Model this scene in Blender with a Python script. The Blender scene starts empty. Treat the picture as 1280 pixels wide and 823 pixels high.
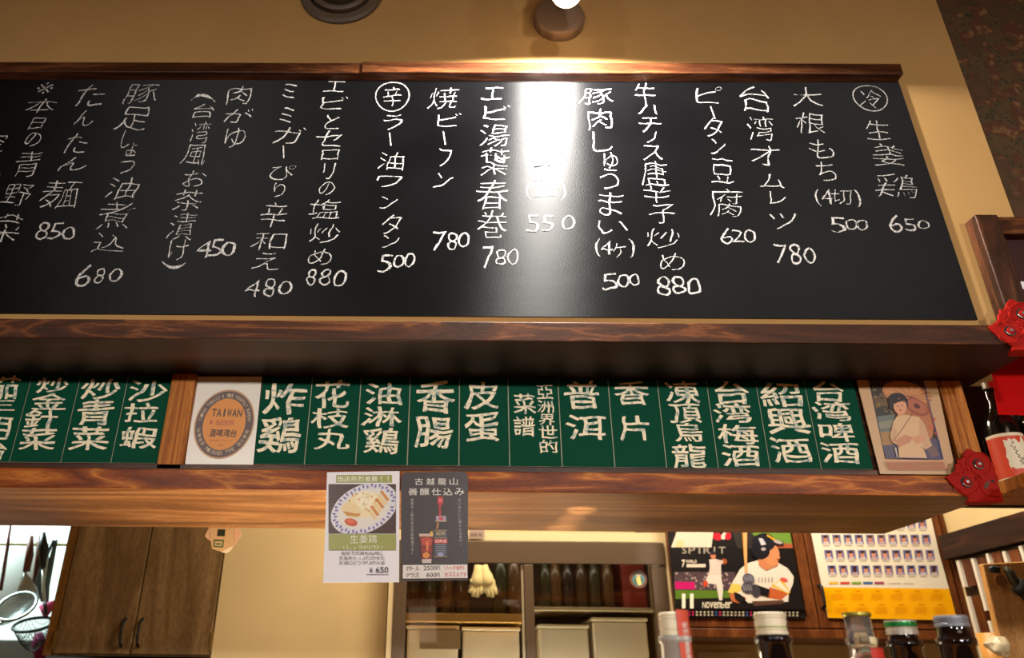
import bpy, bmesh, math, random
from mathutils import Vector, Matrix, noise
random.seed(7)
C = bpy.context.scene.collection
S = bpy.context.scene
PI = math.pi

# ------------------------------------------------------------------ camera
EYE = Vector((0.0, 0.0, 1.35))
F, PITCH, ROLL, YAW, CX, CY = 936.7, 0.43439, 0.01136, 0.01064, 566.6, 411.5
fwd = Vector((0, math.cos(PITCH), math.sin(PITCH)))
up = Vector((0, -math.sin(PITCH), math.cos(PITCH)))
ri = Vector((1, 0, 0))
r2 = ri*math.cos(ROLL) + up*math.sin(ROLL)
u2 = -ri*math.sin(ROLL) + up*math.cos(ROLL)
RZ = Matrix.Rotation(YAW, 3, 'Z')
r2, u2, fw = RZ @ r2, RZ @ u2, RZ @ fwd
cam = bpy.data.cameras.new('camera'); camo = bpy.data.objects.new('camera', cam); C.objects.link(camo)
camo.matrix_world = Matrix(((r2.x, u2.x, -fw.x, EYE.x), (r2.y, u2.y, -fw.y, EYE.y), (r2.z, u2.z, -fw.z, EYE.z), (0, 0, 0, 1)))
cam.sensor_width = 36; cam.lens = F/1280*36; cam.shift_x = (640-CX)/1280
cam.clip_start = .02
cam.dof.use_dof = True; cam.dof.focus_distance = 1.28; cam.dof.aperture_fstop = 5.0
S.camera = camo

def P(px, py, Y=None, X=None, Z=None):
    """world point seen at a pixel of the 1280x823 photograph, on a plane of the room"""
    d = fw*F + r2*(px-CX) + u2*(CY-py)
    if Y is not None: t = Y/d.y
    elif X is not None: t = X/d.x
    else: t = (Z-EYE.z)/d.z
    return EYE + d*t

# ------------------------------------------------------------------ world, lights, exposure
S.view_settings.view_transform = 'Standard'; S.view_settings.look = 'None'
S.view_settings.gamma = 1; S.view_settings.use_curve_mapping = False
S.view_settings.exposure = 0.0
w = bpy.data.worlds.new('world'); S.world = w; w.use_nodes = True
w.node_tree.nodes['Background'].inputs[0].default_value = (1.0, .80, .62, 1)
w.node_tree.nodes['Background'].inputs[1].default_value = .13

def lamp(name, typ, loc, energy, col, size=.1, target=None, spot=None, blend=.3, sizey=None):
    l = bpy.data.lights.new(name, typ); l.energy = energy; l.color = col
    o = bpy.data.objects.new(name, l); C.objects.link(o); o.location = loc
    if typ == 'AREA':
        l.size = size
        if sizey: l.shape = 'RECTANGLE'; l.size_y = sizey
    else: l.shadow_soft_size = size
    if spot: l.spot_size = spot; l.spot_blend = blend
    if target is not None:
        o.rotation_euler = (Vector(target)-Vector(loc)).to_track_quat('-Z', 'Y').to_euler()
    return o
WARM = (1.0, .85, .68); WARMER = (1.0, .78, .54)
BULB = P(708, -14, Y=1.05)
SPOTL = BULB+Vector((0, .01, -.05))
lamp('spot_lamp', 'SPOT', SPOTL, 90, (1, .955, .89), .022, SPOTL+Vector((0, .34, -1)), math.radians(172), .08)
for px_ in (-1.15, .45, 1.75): lamp('pendant_lamp', 'SPOT', (px_, -1.1, 2.11), 80, (1, .95, .89), .05, (px_*.8, 1.4, 1.30), math.radians(100), 1.0)
lamp('room_ceiling_lamp', 'AREA', (.9, -.8, 2.70), 6, WARMER, .9, (.9, -.8, 0))
lamp('underside_fill', 'AREA', (-.3, 1.50, 1.12), 10, WARMER, .5, (-.3, 1.52, 1.7), sizey=.15)  # added fill light, unseen, brightening the lower shelf underside
lamp('kitchen_lamp', 'AREA', (.2, 1.95, 2.5), 23, (1, .84, .60), .6, (.3, 2.5, .6), sizey=.3)
lamp('kitchen_lamp', 'AREA', (1.05, 1.98, 2.35), 12, (1, .88, .68), .5, (1.05, 2.6, 1.2), sizey=.3)
lamp('kitchen_tube_lamp', 'AREA', (-2.35, 3.2, 2.40), 50, (.80, 1.0, .97), .5, (-2.35, 3.3, 0), sizey=.4)
for gx_, gy_, gw_ in ((724, 627, 5.6), (711, 639, 5.6), (700, 651, 5.6)):   # added spots imitating a reflected glint on the shelf underside
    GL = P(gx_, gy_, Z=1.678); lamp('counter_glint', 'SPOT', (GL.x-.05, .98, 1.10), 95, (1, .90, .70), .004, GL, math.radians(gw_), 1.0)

# ------------------------------------------------------------------ materials
def lin(c):
    return tuple(((x/255)/12.92 if x/255 <= .04045 else (((x/255)+.055)/1.055)**2.4) for x in c)
_m = {}
def mat(name, col, rough=.6, metal=0, var=0, scale=20, bump=0, emit=None, estr=0, spec=.5, trans=0, stretch=None, col2=None, coat=0, ior=1.45):
    if name in _m: return _m[name]
    m = bpy.data.materials.new(name); m.use_nodes = True; nt = m.node_tree; n = nt.nodes; b = n['Principled BSDF']
    c = lin(col)
    b.inputs['Base Color'].default_value = (*c, 1); b.inputs['Roughness'].default_value = rough
    b.inputs['Metallic'].default_value = metal; b.inputs['Specular IOR Level'].default_value = spec
    b.inputs['Transmission Weight'].default_value = trans; b.inputs['Coat Weight'].default_value = coat
    b.inputs['IOR'].default_value = ior
    if emit: b.inputs['Emission Color'].default_value = (*lin(emit), 1); b.inputs['Emission Strength'].default_value = estr
    tc = n.new('ShaderNodeTexCoord'); mp = n.new('ShaderNodeMapping'); nt.links.new(tc.outputs['Object'], mp.inputs[0])
    if stretch: mp.inputs['Scale'].default_value = stretch
    nz = n.new('ShaderNodeTexNoise'); nz.inputs['Scale'].default_value = scale; nz.inputs['Detail'].default_value = 6
    nt.links.new(mp.outputs[0], nz.inputs[0])
    if var or col2:
        r = n.new('ShaderNodeValToRGB')
        c2 = lin(col2) if col2 else tuple(x*(1+var) for x in c); c1 = c if col2 else tuple(x*(1-var) for x in c)
        r.color_ramp.elements[0].position = .32; r.color_ramp.elements[1].position = .68
        r.color_ramp.elements[0].color = (*c1, 1); r.color_ramp.elements[1].color = (*c2, 1)
        nt.links.new(nz.outputs[0], r.inputs[0]); nt.links.new(r.outputs[0], b.inputs['Base Color'])
    if bump:
        bp = n.new('ShaderNodeBump'); bp.inputs['Strength'].default_value = bump; bp.inputs['Distance'].default_value = .002
        nt.links.new(nz.outputs[0], bp.inputs['Height']); nt.links.new(bp.outputs[0], b.inputs['Normal'])
    _m[name] = m; return m

def wood(name, dark, mid, light, rough=.45, stretch=(1, 12, 12), ring=3.0, bump=.25, off=(0, 0, 0), fine=60):
    """grain: distorted bands running along one axis, with fine pores"""
    if name in _m: return _m[name]
    m = bpy.data.materials.new(name); m.use_nodes = True; nt = m.node_tree; n = nt.nodes; L = nt.links.new; b = n['Principled BSDF']
    tc = n.new('ShaderNodeTexCoord'); mp = n.new('ShaderNodeMapping'); mp.inputs['Scale'].default_value = stretch
    mp.inputs['Location'].default_value = off
    L(tc.outputs['Object'], mp.inputs[0])
    nz = n.new('ShaderNodeTexNoise'); nz.inputs['Scale'].default_value = ring; nz.inputs['Detail'].default_value = 3; nz.inputs['Distortion'].default_value = .6
    L(mp.outputs[0], nz.inputs[0])
    mu = n.new('ShaderNodeMath'); mu.operation = 'MULTIPLY'; mu.inputs[1].default_value = 9; L(nz.outputs[0], mu.inputs[0])
    fr = n.new('ShaderNodeMath'); fr.operation = 'PINGPONG'; fr.inputs[1].default_value = 1; L(mu.outputs[0], fr.inputs[0])
    r = n.new('ShaderNodeValToRGB'); e = r.color_ramp.elements
    e[0].position = .0; e[0].color = (*lin(dark), 1); e[1].position = 1.; e[1].color = (*lin(light), 1)
    k = e.new(.72); k.color = (*lin(mid), 1)
    L(fr.outputs[0], r.inputs[0])
    mp2 = n.new('ShaderNodeMapping'); mp2.inputs['Scale'].default_value = stretch; L(tc.outputs['Object'], mp2.inputs[0])
    n2 = n.new('ShaderNodeTexNoise'); n2.inputs['Scale'].default_value = fine; n2.inputs['Detail'].default_value = 5; L(mp2.outputs[0], n2.inputs[0])
    n3 = n.new('ShaderNodeTexNoise'); n3.inputs['Scale'].default_value = 2.2; n3.inputs['Detail'].default_value = 3; L(mp2.outputs[0], n3.inputs[0])
    mx = n.new('ShaderNodeMix'); mx.data_type = 'RGBA'; mx.blend_type = 'MULTIPLY'; mx.inputs[0].default_value = .55
    r2_ = n.new('ShaderNodeValToRGB'); r2_.color_ramp.elements[0].position = .35; r2_.color_ramp.elements[0].color = (.35, .3, .28, 1)
    r2_.color_ramp.elements[1].position = .6; r2_.color_ramp.elements[1].color = (1, 1, 1, 1)
    L(n2.outputs[0], r2_.inputs[0]); L(r.outputs[0], mx.inputs[6]); L(r2_.outputs[0], mx.inputs[7])
    my = n.new('ShaderNodeMix'); my.data_type = 'RGBA'; my.blend_type = 'MULTIPLY'; my.inputs[0].default_value = .38
    r3 = n.new('ShaderNodeValToRGB'); r3.color_ramp.elements[0].position = .3; r3.color_ramp.elements[0].color = (.45, .42, .4, 1)
    r3.color_ramp.elements[1].position = .65; r3.color_ramp.elements[1].color = (1.15, 1.1, 1.05, 1)
    L(n3.outputs[0], r3.inputs[0]); L(mx.outputs[2], my.inputs[6]); L(r3.outputs[0], my.inputs[7])
    L(my.outputs[2], b.inputs['Base Color']); b.inputs['Roughness'].default_value = rough; b.inputs['Specular IOR Level'].default_value = .22
    bp = n.new('ShaderNodeBump'); bp.inputs['Strength'].default_value = bump; bp.inputs['Distance'].default_value = .0015
    L(n2.outputs[0], bp.inputs['Height']); L(bp.outputs[0], b.inputs['Normal'])
    _m[name] = m; return m

def glassmat(name, tint=(255, 255, 255), rough=.02, fac=.12):
    if name in _m: return _m[name]
    m = bpy.data.materials.new(name); m.use_nodes = True; nt = m.node_tree; n = nt.nodes; L = nt.links.new
    n.remove(n['Principled BSDF']); out = n['Material Output']
    t = n.new('ShaderNodeBsdfTransparent'); t.inputs[0].default_value = (*lin(tint), 1)
    g = n.new('ShaderNodeBsdfGlossy'); g.inputs['Roughness'].default_value = rough
    lw = n.new('ShaderNodeFresnel'); lw.inputs[0].default_value = 1.5
    ad = n.new('ShaderNodeMath'); ad.operation = 'ADD'; ad.inputs[1].default_value = fac; L(lw.outputs[0], ad.inputs[0])
    mx = n.new('ShaderNodeMixShader'); L(ad.outputs[0], mx.inputs[0]); L(t.outputs[0], mx.inputs[1]); L(g.outputs[0], mx.inputs[2])
    L(mx.outputs[0], out.inputs[0]); _m[name] = m; return m

def printmat(name, rough=.45, coat=0):
    m = bpy.data.materials.new(name); m.use_nodes = True; nt = m.node_tree; b = nt.nodes['Principled BSDF']
    a = nt.nodes.new('ShaderNodeAttribute'); a.attribute_name = 'Col'
    nt.links.new(a.outputs['Color'], b.inputs['Base Color']); b.inputs['Roughness'].default_value = rough
    b.inputs['Coat Weight'].default_value = coat
    _m[name] = m; return m
PRINT = printmat('printed_ink', .5); GLOSSPRINT = printmat('glossy_print', .32)

# ------------------------------------------------------------------ mesh helpers
def children(o): return list(o.children)
def tag(o, label=None, cat=None, group=None, kind=None):
    if label: o['label'] = label
    if cat: o['category'] = cat
    if group: o['group'] = group
    if kind: o['kind'] = kind
    return o
def empty(name, loc, label=None, cat=None, group=None, kind=None):
    o = bpy.data.objects.new(name, None); C.objects.link(o); o.location = loc; o.empty_display_size = .05
    return tag(o, label, cat, group, kind)
def wloc(o):
    v = Vector((0, 0, 0))
    while o is not None: v += o.location; o = o.parent
    return v
def build(name, bm, m, parent=None, smooth=False, bevel=0, seg=2):
    """vertices come in world coordinates; ONE mesh object"""
    me = bpy.data.meshes.new(name)
    if parent is not None: base = wloc(parent)
    else:
        xs = [v.co for v in bm.verts]
        base = Vector(((min(v.x for v in xs)+max(v.x for v in xs))/2, (min(v.y for v in xs)+max(v.y for v in xs))/2, min(v.z for v in xs)))
    bmesh.ops.translate(bm, verts=bm.verts, vec=-base)
    bm.to_mesh(me); bm.free()
    ms = m if isinstance(m, (list, tuple)) else [m]
    for q in ms: me.materials.append(q)
    if smooth:
        for p in me.polygons: p.use_smooth = True
    o = bpy.data.objects.new(name, me); C.objects.link(o)
    if parent is not None: o.parent = parent
    else: o.location = base
    if bevel:
        b = o.modifiers.new('bevel', 'BEVEL'); b.width = bevel; b.segments = seg; b.limit_method = 'ANGLE'
    return o
def bx(bm, x0, x1, y0, y1, z0, z1, mi=0):
    v = [bm.verts.new(c) for c in ((x0, y0, z0), (x1, y0, z0), (x1, y1, z0), (x0, y1, z0), (x0, y0, z1), (x1, y0, z1), (x1, y1, z1), (x0, y1, z1))]
    for f in ((3, 2, 1, 0), (4, 5, 6, 7), (0, 1, 5, 4), (1, 2, 6, 5), (2, 3, 7, 6), (3, 0, 4, 7)):
        bm.faces.new([v[i] for i in f]).material_index = mi
    return v
def box(name, x0, x1, y0, y1, z0, z1, m, parent=None, bevel=.0015, **k):
    bm = bmesh.new(); bx(bm, min(x0, x1), max(x0, x1), min(y0, y1), max(y0, y1), min(z0, z1), max(z0, z1)); return build(name, bm, m, parent, bevel=bevel, **k)
def prism(bm, pts, vec, mi=0):
    """polygon of world points pushed along vec"""
    vec = Vector(vec); a = [bm.verts.new(p) for p in pts]; b = [bm.verts.new(Vector(p)+vec) for p in pts]
    bm.faces.new(a).material_index = mi; bm.faces.new(b[::-1]).material_index = mi
    for i in range(len(pts)):
        j = (i+1) % len(pts); bm.faces.new((a[j], a[i], b[i], b[j])).material_index = mi
    bmesh.ops.recalc_face_normals(bm, faces=bm.faces)
def lathe(bm, prof, c, n=32, axis='Z', mi=0):
    c = Vector(c); rings = []
    for r, h in prof:
        ring = []
        for i in range(n):
            a = 2*PI*i/n
            if axis == 'Z': p = Vector((r*math.cos(a), r*math.sin(a), h))
            elif axis == 'Y': p = Vector((r*math.cos(a), h, r*math.sin(a)))
            else: p = Vector((h, r*math.cos(a), r*math.sin(a)))
            ring.append(bm.verts.new(c+p))
        rings.append(ring)
    for k in range(len(rings)-1):
        for i in range(n):
            j = (i+1) % n
            bm.faces.new((rings[k][i], rings[k][j], rings[k+1][j], rings[k+1][i])).material_index = mi
    for ring in (rings[0], rings[-1]):
        if (ring[0].co-ring[n//2].co).length > 1e-6: bm.faces.new(ring).material_index = mi
    bmesh.ops.recalc_face_normals(bm, faces=bm.faces)
def tube(bm, pts, r, n=8, closed=False):
    pts = [Vector(p) for p in pts]; rings = []; N = len(pts)
    for i, p in enumerate(pts):
        if closed: t = pts[(i+1) % N]-pts[i-1]
        else: t = pts[min(i+1, N-1)]-pts[max(i-1, 0)]
        t.normalize(); a = t.orthogonal() if abs(t.z) > .9 else t.cross(Vector((0, 0, 1))); a.normalize(); b = t.cross(a)
        rr = r[i] if isinstance(r, (list, tuple)) else r
        rings.append([bm.verts.new(p+a*rr*math.cos(2*PI*k/n)+b*rr*math.sin(2*PI*k/n)) for k in range(n)])
    for i in range(N if closed else N-1):
        A, B = rings[i], rings[(i+1) % N]
        for k in range(n): bm.faces.new((A[k], A[(k+1) % n], B[(k+1) % n], B[k]))
    if not closed: bm.faces.new(rings[0]); bm.faces.new(rings[-1][::-1])
    bmesh.ops.recalc_face_normals(bm, faces=bm.faces)
def copy_tree(o, parent=None):
    c = o.copy(); C.objects.link(c); c.parent = parent
    for ch in children(o): copy_tree(ch, c)
    return c

# ------------------------------------------------------------------ lettering
_g = {}
def glyph(ch, off):
    k = (ch, off)
    if k in _g: return _g[k]
    cu = bpy.data.curves.new('g', 'FONT'); cu.body = ch; cu.size = 1; cu.offset = off; cu.resolution_u = 3
    o = bpy.data.objects.new('g', cu); C.objects.link(o)
    dg = bpy.context.evaluated_depsgraph_get(); dg.update()
    me = bpy.data.meshes.new_from_object(o.evaluated_get(dg))
    bm = bmesh.new(); bm.from_mesh(me)
    bmesh.ops.remove_doubles(bm, verts=bm.verts, dist=.0005)
    for _ in range(2):
        es = [e for e in bm.edges if e.calc_length() > .22]
        if es: bmesh.ops.subdivide_edges(bm, edges=es, cuts=1, use_grid_fill=False)
        bmesh.ops.triangulate(bm, faces=bm.faces)
    bm.verts.index_update()
    vs = [v.co.copy() for v in bm.verts]; fs = [[v.index for v in f.verts] for f in bm.faces]
    bm.free(); bpy.data.objects.remove(o); bpy.data.curves.remove(cu); bpy.data.meshes.remove(me)
    x0, x1 = min(v.x for v in vs), max(v.x for v in vs); y0, y1 = min(v.y for v in vs), max(v.y for v in vs)
    vs = [((v.x-x0)/(x1-x0)-.5, (v.y-y0)/(y1-y0)-.5) for v in vs]
    _g[k] = (vs, fs, (x1-x0)/(y1-y0)); return _g[k]
def put(bm, ch, fn, off=0., warp=0., mi=0, rot=0, shear=0, seed=None):
    """fn maps (u,v) in the unit ink box to a world point; positive off fattens the strokes"""
    if off > 0:
        seed = seed or (random.random()*50, random.random()*50, 0); r = []
        for k in range(6):
            a = k*PI/3+.3; dx, dy = off*math.cos(a), off*math.sin(a)
            r += put(bm, ch, (lambda u, v, dx=dx, dy=dy, k=k: fn(u+dx, v+dy)+Vector((0, -k*1.5e-5, 0))), 0, warp, mi, rot, shear, seed)
        return r
    vs, fs, _ = glyph(ch, off); sd = Vector((random.random()*50, random.random()*50, 0)) if seed is None else Vector(seed)
    out = []
    for u, v in vs:
        if warp:
            q = noise.noise_vector(Vector((u*2.2, v*2.2, 0))+sd); u += q.x*warp; v += q.y*warp
        if rot: u, v = u*math.cos(rot)-v*math.sin(rot), u*math.sin(rot)+v*math.cos(rot)
        u += shear*v
        out.append(bm.verts.new(fn(u, v)))
    r = []
    for f in fs:
        try: g = bm.faces.new([out[i] for i in f]); g.material_index = mi; r.append(g)
        except ValueError: pass
    return r
def pxbox(px, py, wpx, hpx, Y, lift):
    """ink box of a character written upright on the plane Y, size taken from the photo"""
    c = P(px, py, Y=Y-lift); a = P(px+wpx/2, py, Y=Y-lift); b = P(px, py-hpx/2, Y=Y-lift)
    W = (a.x-c.x)*2; H = (b.z-c.z)*2
    return lambda u, v: Vector((c.x+u*W, c.y, c.z+v*H))

class Pic:
    """flat print: coloured polygons stacked in hair-thin layers on a plane facing -Y (lifted towards the room)"""
    def __init__(s, Y, T=None, step=.00012, start=.0004):
        s.bm = bmesh.new(); s.L = s.bm.loops.layers.float_color.new('Col'); s.Y = Y; s.T = T or (lambda x, y: (x, y)); s.step = step; s.lift = start
    def w(s, x, y):
        px, py = s.T(x, y); return P(px, py, Y=s.Y-s.lift)
    def _c(s, faces, col):
        c = (*lin(col), 1)
        for f in faces:
            for l in f.loops: l[s.L] = c
    def poly(s, pts, col, layer=True):
        if layer: s.lift += s.step
        vs = [s.bm.verts.new(s.w(x, y)) for x, y in pts]; f = s.bm.faces.new(vs)
        f.normal_update()
        if f.normal.y > 0: f.normal_flip()
        s._c([f], col)
    def rect(s, x0, y0, x1, y1, col, layer=True): s.poly(((x0, y0), (x1, y0), (x1, y1), (x0, y1)), col, layer)
    def ell(s, cx, cy, rx, ry, col, rot=0, n=28, a0=0, a1=360, layer=True):
        q = []
        for i in range(n if a1-a0 >= 360 else n+1):
            a = math.radians(a0+(a1-a0)*i/n); x, y = rx*math.cos(a), ry*math.sin(a)
            q.append((cx+x*math.cos(rot)-y*math.sin(rot), cy+x*math.sin(rot)+y*math.cos(rot)))
        s.poly(q, col, layer)
    def line(s, pts, wd, col, layer=True):
        if layer: s.lift += s.step
        for (ax, ay), (bx_, by) in zip(pts, pts[1:]):
            d = math.hypot(bx_-ax, by-ay) or 1; nx, ny = -(by-ay)/d*wd/2, (bx_-ax)/d*wd/2
            s.poly(((ax+nx, ay+ny), (bx_+nx, by+ny), (bx_-nx, by-ny), (ax-nx, ay-ny)), col, False)
    def char(s, ch, x, y, wd, h, col, off=0., warp=0., rot=0, shear=0):
        def fn(u, v):
            return s.w(x+u*wd, y-v*h)
        s._c(put(s.bm, ch, fn, off, warp, rot=rot, shear=shear), col)
    def row(s, txt, x0, x1, y, h, col, off=0., warp=0., slope=0, fill=.88):
        s.lift += s.step; n = len(txt); p = (x1-x0)/n
        for i, ch in enumerate(txt):
            if ch == ' ': continue
            g = glyph(ch, off)[2]; hh = h*(.55 if ch in 'っゃょ、。・' else 1)
            wd = min(p*fill, hh*g*1.15) if g < .6 else p*fill*(.6 if ch in 'っゃょ' else 1)
            s.char(ch, x0+p*(i+.5), y+slope*(p*(i+.5))+(h-hh)*.4, wd, hh if g < 2 else h*.18, col, off, warp)
    def colm(s, txt, x0, y0, x1, y1, wd, col, off=0., warp=0., fill=.82):
        s.lift += s.step; n = len(txt); p = (y1-y0)/n
        for i, ch in enumerate(txt):
            t = (i+.5)/n
            s.char(ch, x0+(x1-x0)*t, y0+(y1-y0)*t, wd*(.4 if ch in '、。' else 1), p*fill*(.4 if ch in '、。' else 1), col, off, warp)
    def done(s, name, parent, m=None): return build(name, s.bm, m or PRINT, parent)

# materials
M_wall = mat('cream_plaster', (176, 136, 80), .85, var=.05, scale=6, bump=.15)
M_kwall = mat('kitchen_plaster', (218, 192, 142), .8, var=.04, scale=5)
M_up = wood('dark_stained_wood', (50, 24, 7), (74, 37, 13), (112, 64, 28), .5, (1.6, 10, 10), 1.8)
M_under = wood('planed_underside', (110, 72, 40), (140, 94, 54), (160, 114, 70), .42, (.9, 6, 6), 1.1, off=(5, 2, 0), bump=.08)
M_upunder = wood('planed_shaded_underside', (36, 18, 7), (42, 21, 9), (50, 26, 12), .5, (.9, 6, 6), 1.1, off=(1, 2, 0), bump=.08)  # upper underside: its shade is put into the dark wood colour
M_low = wood('orange_stained_wood', (116, 50, 8), (162, 80, 20), (214, 130, 46), .42, (1.1, 10, 10), 1.9, off=(3, 1, 0))
M_trim = wood('trim_stained_wood', (60, 32, 18), (84, 48, 28), (112, 68, 40), .35, (1.0, 12, 12), 2.2, off=(7, 0, 0))
M_post = wood('yellow_pine', (150, 80, 20), (182, 106, 34), (208, 134, 54), .5, (14, 14, .7), 2.0, off=(1, 4, 0))
M_vert = wood('dark_stained_post', (46, 26, 14), (74, 42, 24), (100, 60, 36), .45, (10, 10, 1.), 2.2, off=(2, 1, 5))
M_cab = wood('cabinet_veneer', (120, 94, 60), (138, 110, 74), (150, 122, 84), .4, (6, 6, .8), 1.4, bump=.05, off=(2, 8, 1))
M_cab2 = wood('reddish_cabinet_wood', (92, 48, 22), (112, 62, 30), (132, 76, 38), .4, (6, 6, .8), 1.4, bump=.05, off=(9, 8, 1))
M_ywood = wood('dark_ledge_wood', (40, 22, 12), (56, 32, 18), (76, 46, 28), .5, (9, 1, 9), 1.6)
M_black = mat('matte_black', (14, 13, 13), .6)
M_steel = mat('brushed_steel', (190, 190, 188), .3, 1)
M_red = mat('red_rubber', (158, 20, 10), .6, spec=.15, var=.08, scale=80)

# ------------------------------------------------------------------ structure planes (depths measured from the eye)
YS, YL, YLB, YU, YW, YUB = 1.40, 1.36, 1.775, 1.20, 1.235, 1.45
def zz(px, py, Y): return P(px, py, Y=Y).z
Z_Ltop = (zz(20, 584.5, YL)+zz(600, 590, YL)+zz(1150, 594, YL))/3
Z_Lbot = (zz(20, 610, YL)+zz(600, 615.5, YL)+zz(1170, 620, YL))/3
Z_Utop = (zz(20, 398.2, YU)+zz(600, 402, YU)+zz(1200, 406, YU))/3
Z_Ubot = (zz(20, 422.5, YU)+zz(600, 426.5, YU)+zz(1200, 430.5, YU))/3
YLB = sum(P(x, y, Z=Z_Lbot).y for x, y in ((0, 659.5), (600, 663), (1100, 666)))/3
YSf = sum(P(x, y, Z=Z_Ubot).y for x, y in ((20, 470), (600, 472.5), (1000, 475.5)))/3   # where the underside meets the card tops
XE_L = P(1150, 653, Z=Z_Lbot).x; XE_U = P(1250, 462, Z=Z_Ubot).x
XW = (P(1168, 0, Y=YW).x+P(1262, 250, Y=YW).x)/2
XL = -2.3
YS = YSf
print('planes', Z_Ltop, Z_Lbot, Z_Utop, Z_Ubot, 'YLB', YLB, 'YS', YS, 'XE', XE_L, XE_U, XW)
ZC = 2.95
def struct(name, *a, **k):
    o = box(name, *a, **k); o['kind'] = 'structure'; return o
# room shell
struct('floor', -3.2, 2.4, -3.0, 4.3, -.02, 0, mat('floor_tile', (96, 70, 48), .5, var=.12, scale=9), bevel=0)
struct('ceiling', -3.2, 2.4, -3.0, 4.3, ZC, ZC+.02, M_wall, bevel=0)
struct('wall_back', -3.2, 2.4, -3.02, -3.0, 0, ZC, M_wall, bevel=0)
struct('wall_left', -3.22, -3.2, -3.0, 4.3, 0, ZC, M_wall, bevel=0)
XS = P(1189, 690, Y=2.56).x
struct('wall_right', XS+.7, XS+.72, -3.0, 4.3, 0, ZC, M_wall, bevel=0)
struct('wall_front', XL, XW, YW, YW+.06, Z_Utop-.002, ZC, M_wall, bevel=0)          # the dropped wall that carries the menu board
struct('wall_kitchen_side', XS, XS+.03, 1.62, 3.1, 0, 2.02, M_kwall, bevel=0)
XK0 = P(68, 760, Y=2.72).x
struct('wall_kitchen', XK0+.02, XS, 3.04, 3.07, 0, ZC, M_kwall, bevel=0)
struct('wall_scullery', -3.2, XK0+.02, 3.75, 3.78, 0, ZC, mat('white_tile_wall', (222, 228, 224), .35, var=.03, scale=8), bevel=0)
# wallpaper wall beyond the corner
def wallpaper():
    m = bpy.data.materials.new('floral_wallpaper'); m.use_nodes = True; nt = m.node_tree; n = nt.nodes; L = nt.links.new; b = n['Principled BSDF']
    tc = n.new('ShaderNodeTexCoord')
    n1 = n.new('ShaderNodeTexNoise'); n1.inputs['Scale'].default_value = 7.5; n1.inputs['Detail'].default_value = 5; L(tc.outputs['Object'], n1.inputs[0])
    wn = n.new('ShaderNodeTexNoise'); wn.inputs['Scale'].default_value = 30; wn.inputs['Detail'].default_value = 3; L(tc.outputs['Object'], wn.inputs[0])
    wm = n.new('ShaderNodeMix'); wm.data_type = 'VECTOR'; wm.inputs[0].default_value = .07; L(tc.outputs['Object'], wm.inputs[4]); L(wn.outputs['Color'], wm.inputs[5])
    v = n.new('ShaderNodeTexVoronoi'); v.inputs['Scale'].default_value = 34; v.inputs['Randomness'].default_value = 1; L(wm.outputs[1], v.inputs[0])
    v2 = n.new('ShaderNodeTexVoronoi'); v2.inputs['Scale'].default_value = 80; L(wm.outputs[1], v2.inputs[0])
    base = (*lin((92, 64, 38)), 1)
    r1 = n.new('ShaderNodeValToRGB'); e = r1.color_ramp.elements; e[0].position = .50; e[0].color = (*lin((70, 54, 30)), 1); e[1].position = .62; e[1].color = base
    L(n1.outputs[0], r1.inputs[0])
    # flowers where the noise is low
    r2_ = n.new('ShaderNodeValToRGB'); e = r2_.color_ramp.elements; e[0].position = .10; e[0].color = (*lin((142, 104, 64)), 1); e[1].position = .5; e[1].color = (*lin((92, 54, 34)), 1)
    L(v.outputs['Distance'], r2_.inputs[0])
    r4 = n.new('ShaderNodeValToRGB'); e = r4.color_ramp.elements; e[0].position = .2; e[0].color = (*lin((50, 50, 30)), 1); e[1].position = .5; e[1].color = (*lin((92, 70, 40)), 1)
    L(v2.outputs['Distance'], r4.inputs[0])
    msk = n.new('ShaderNodeMath'); msk.operation = 'LESS_THAN'; msk.inputs[1].default_value = .54; L(n1.outputs[0], msk.inputs[0])
    sc = n.new('ShaderNodeSeparateColor'); L(v.outputs['Color'], sc.inputs[0])
    m2 = n.new('ShaderNodeMath'); m2.operation = 'GREATER_THAN'; m2.inputs[1].default_value = .5; L(sc.outputs[0], m2.inputs[0])
    mm = n.new('ShaderNodeMix'); mm.data_type = 'RGBA'; L(m2.outputs[0], mm.inputs[0]); L(r4.outputs[0], mm.inputs[6]); L(r2_.outputs[0], mm.inputs[7])
    mx = n.new('ShaderNodeMix'); mx.data_type = 'RGBA'; L(msk.outputs[0], mx.inputs[0]); L(r1.outputs[0], mx.inputs[6]); L(mm.outputs[2], mx.inputs[7])
    L(mx.outputs[2], b.inputs['Base Color']); b.inputs['Roughness'].default_value = .8
    return m
struct('wall_papered', XW-.1, XS+.7, 1.36, 1.39, Z_Utop+.02, ZC, wallpaper(), bevel=0)
# ------------------------------------------------------------------ shelves
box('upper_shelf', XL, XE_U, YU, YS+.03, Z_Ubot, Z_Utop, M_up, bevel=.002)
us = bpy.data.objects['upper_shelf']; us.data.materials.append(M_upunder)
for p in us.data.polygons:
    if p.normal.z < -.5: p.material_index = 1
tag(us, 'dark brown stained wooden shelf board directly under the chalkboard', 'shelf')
ls = empty('lower_shelf', ((XL+XE_L)/2, YL, Z_Lbot), 'wide orange brown wooden shelf board below the green menu cards', 'shelf')
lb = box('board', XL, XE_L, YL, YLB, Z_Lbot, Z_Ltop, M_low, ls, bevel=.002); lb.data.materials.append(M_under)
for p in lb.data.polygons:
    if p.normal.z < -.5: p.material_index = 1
zr = zz(600, 583.5, YL+.006)
b_ = box('front_rail', XL, P(1100, 590, Y=YL).x, YL+.006, YS-.012, Z_Ltop, zr, M_trim, ls, bevel=.001)
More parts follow.
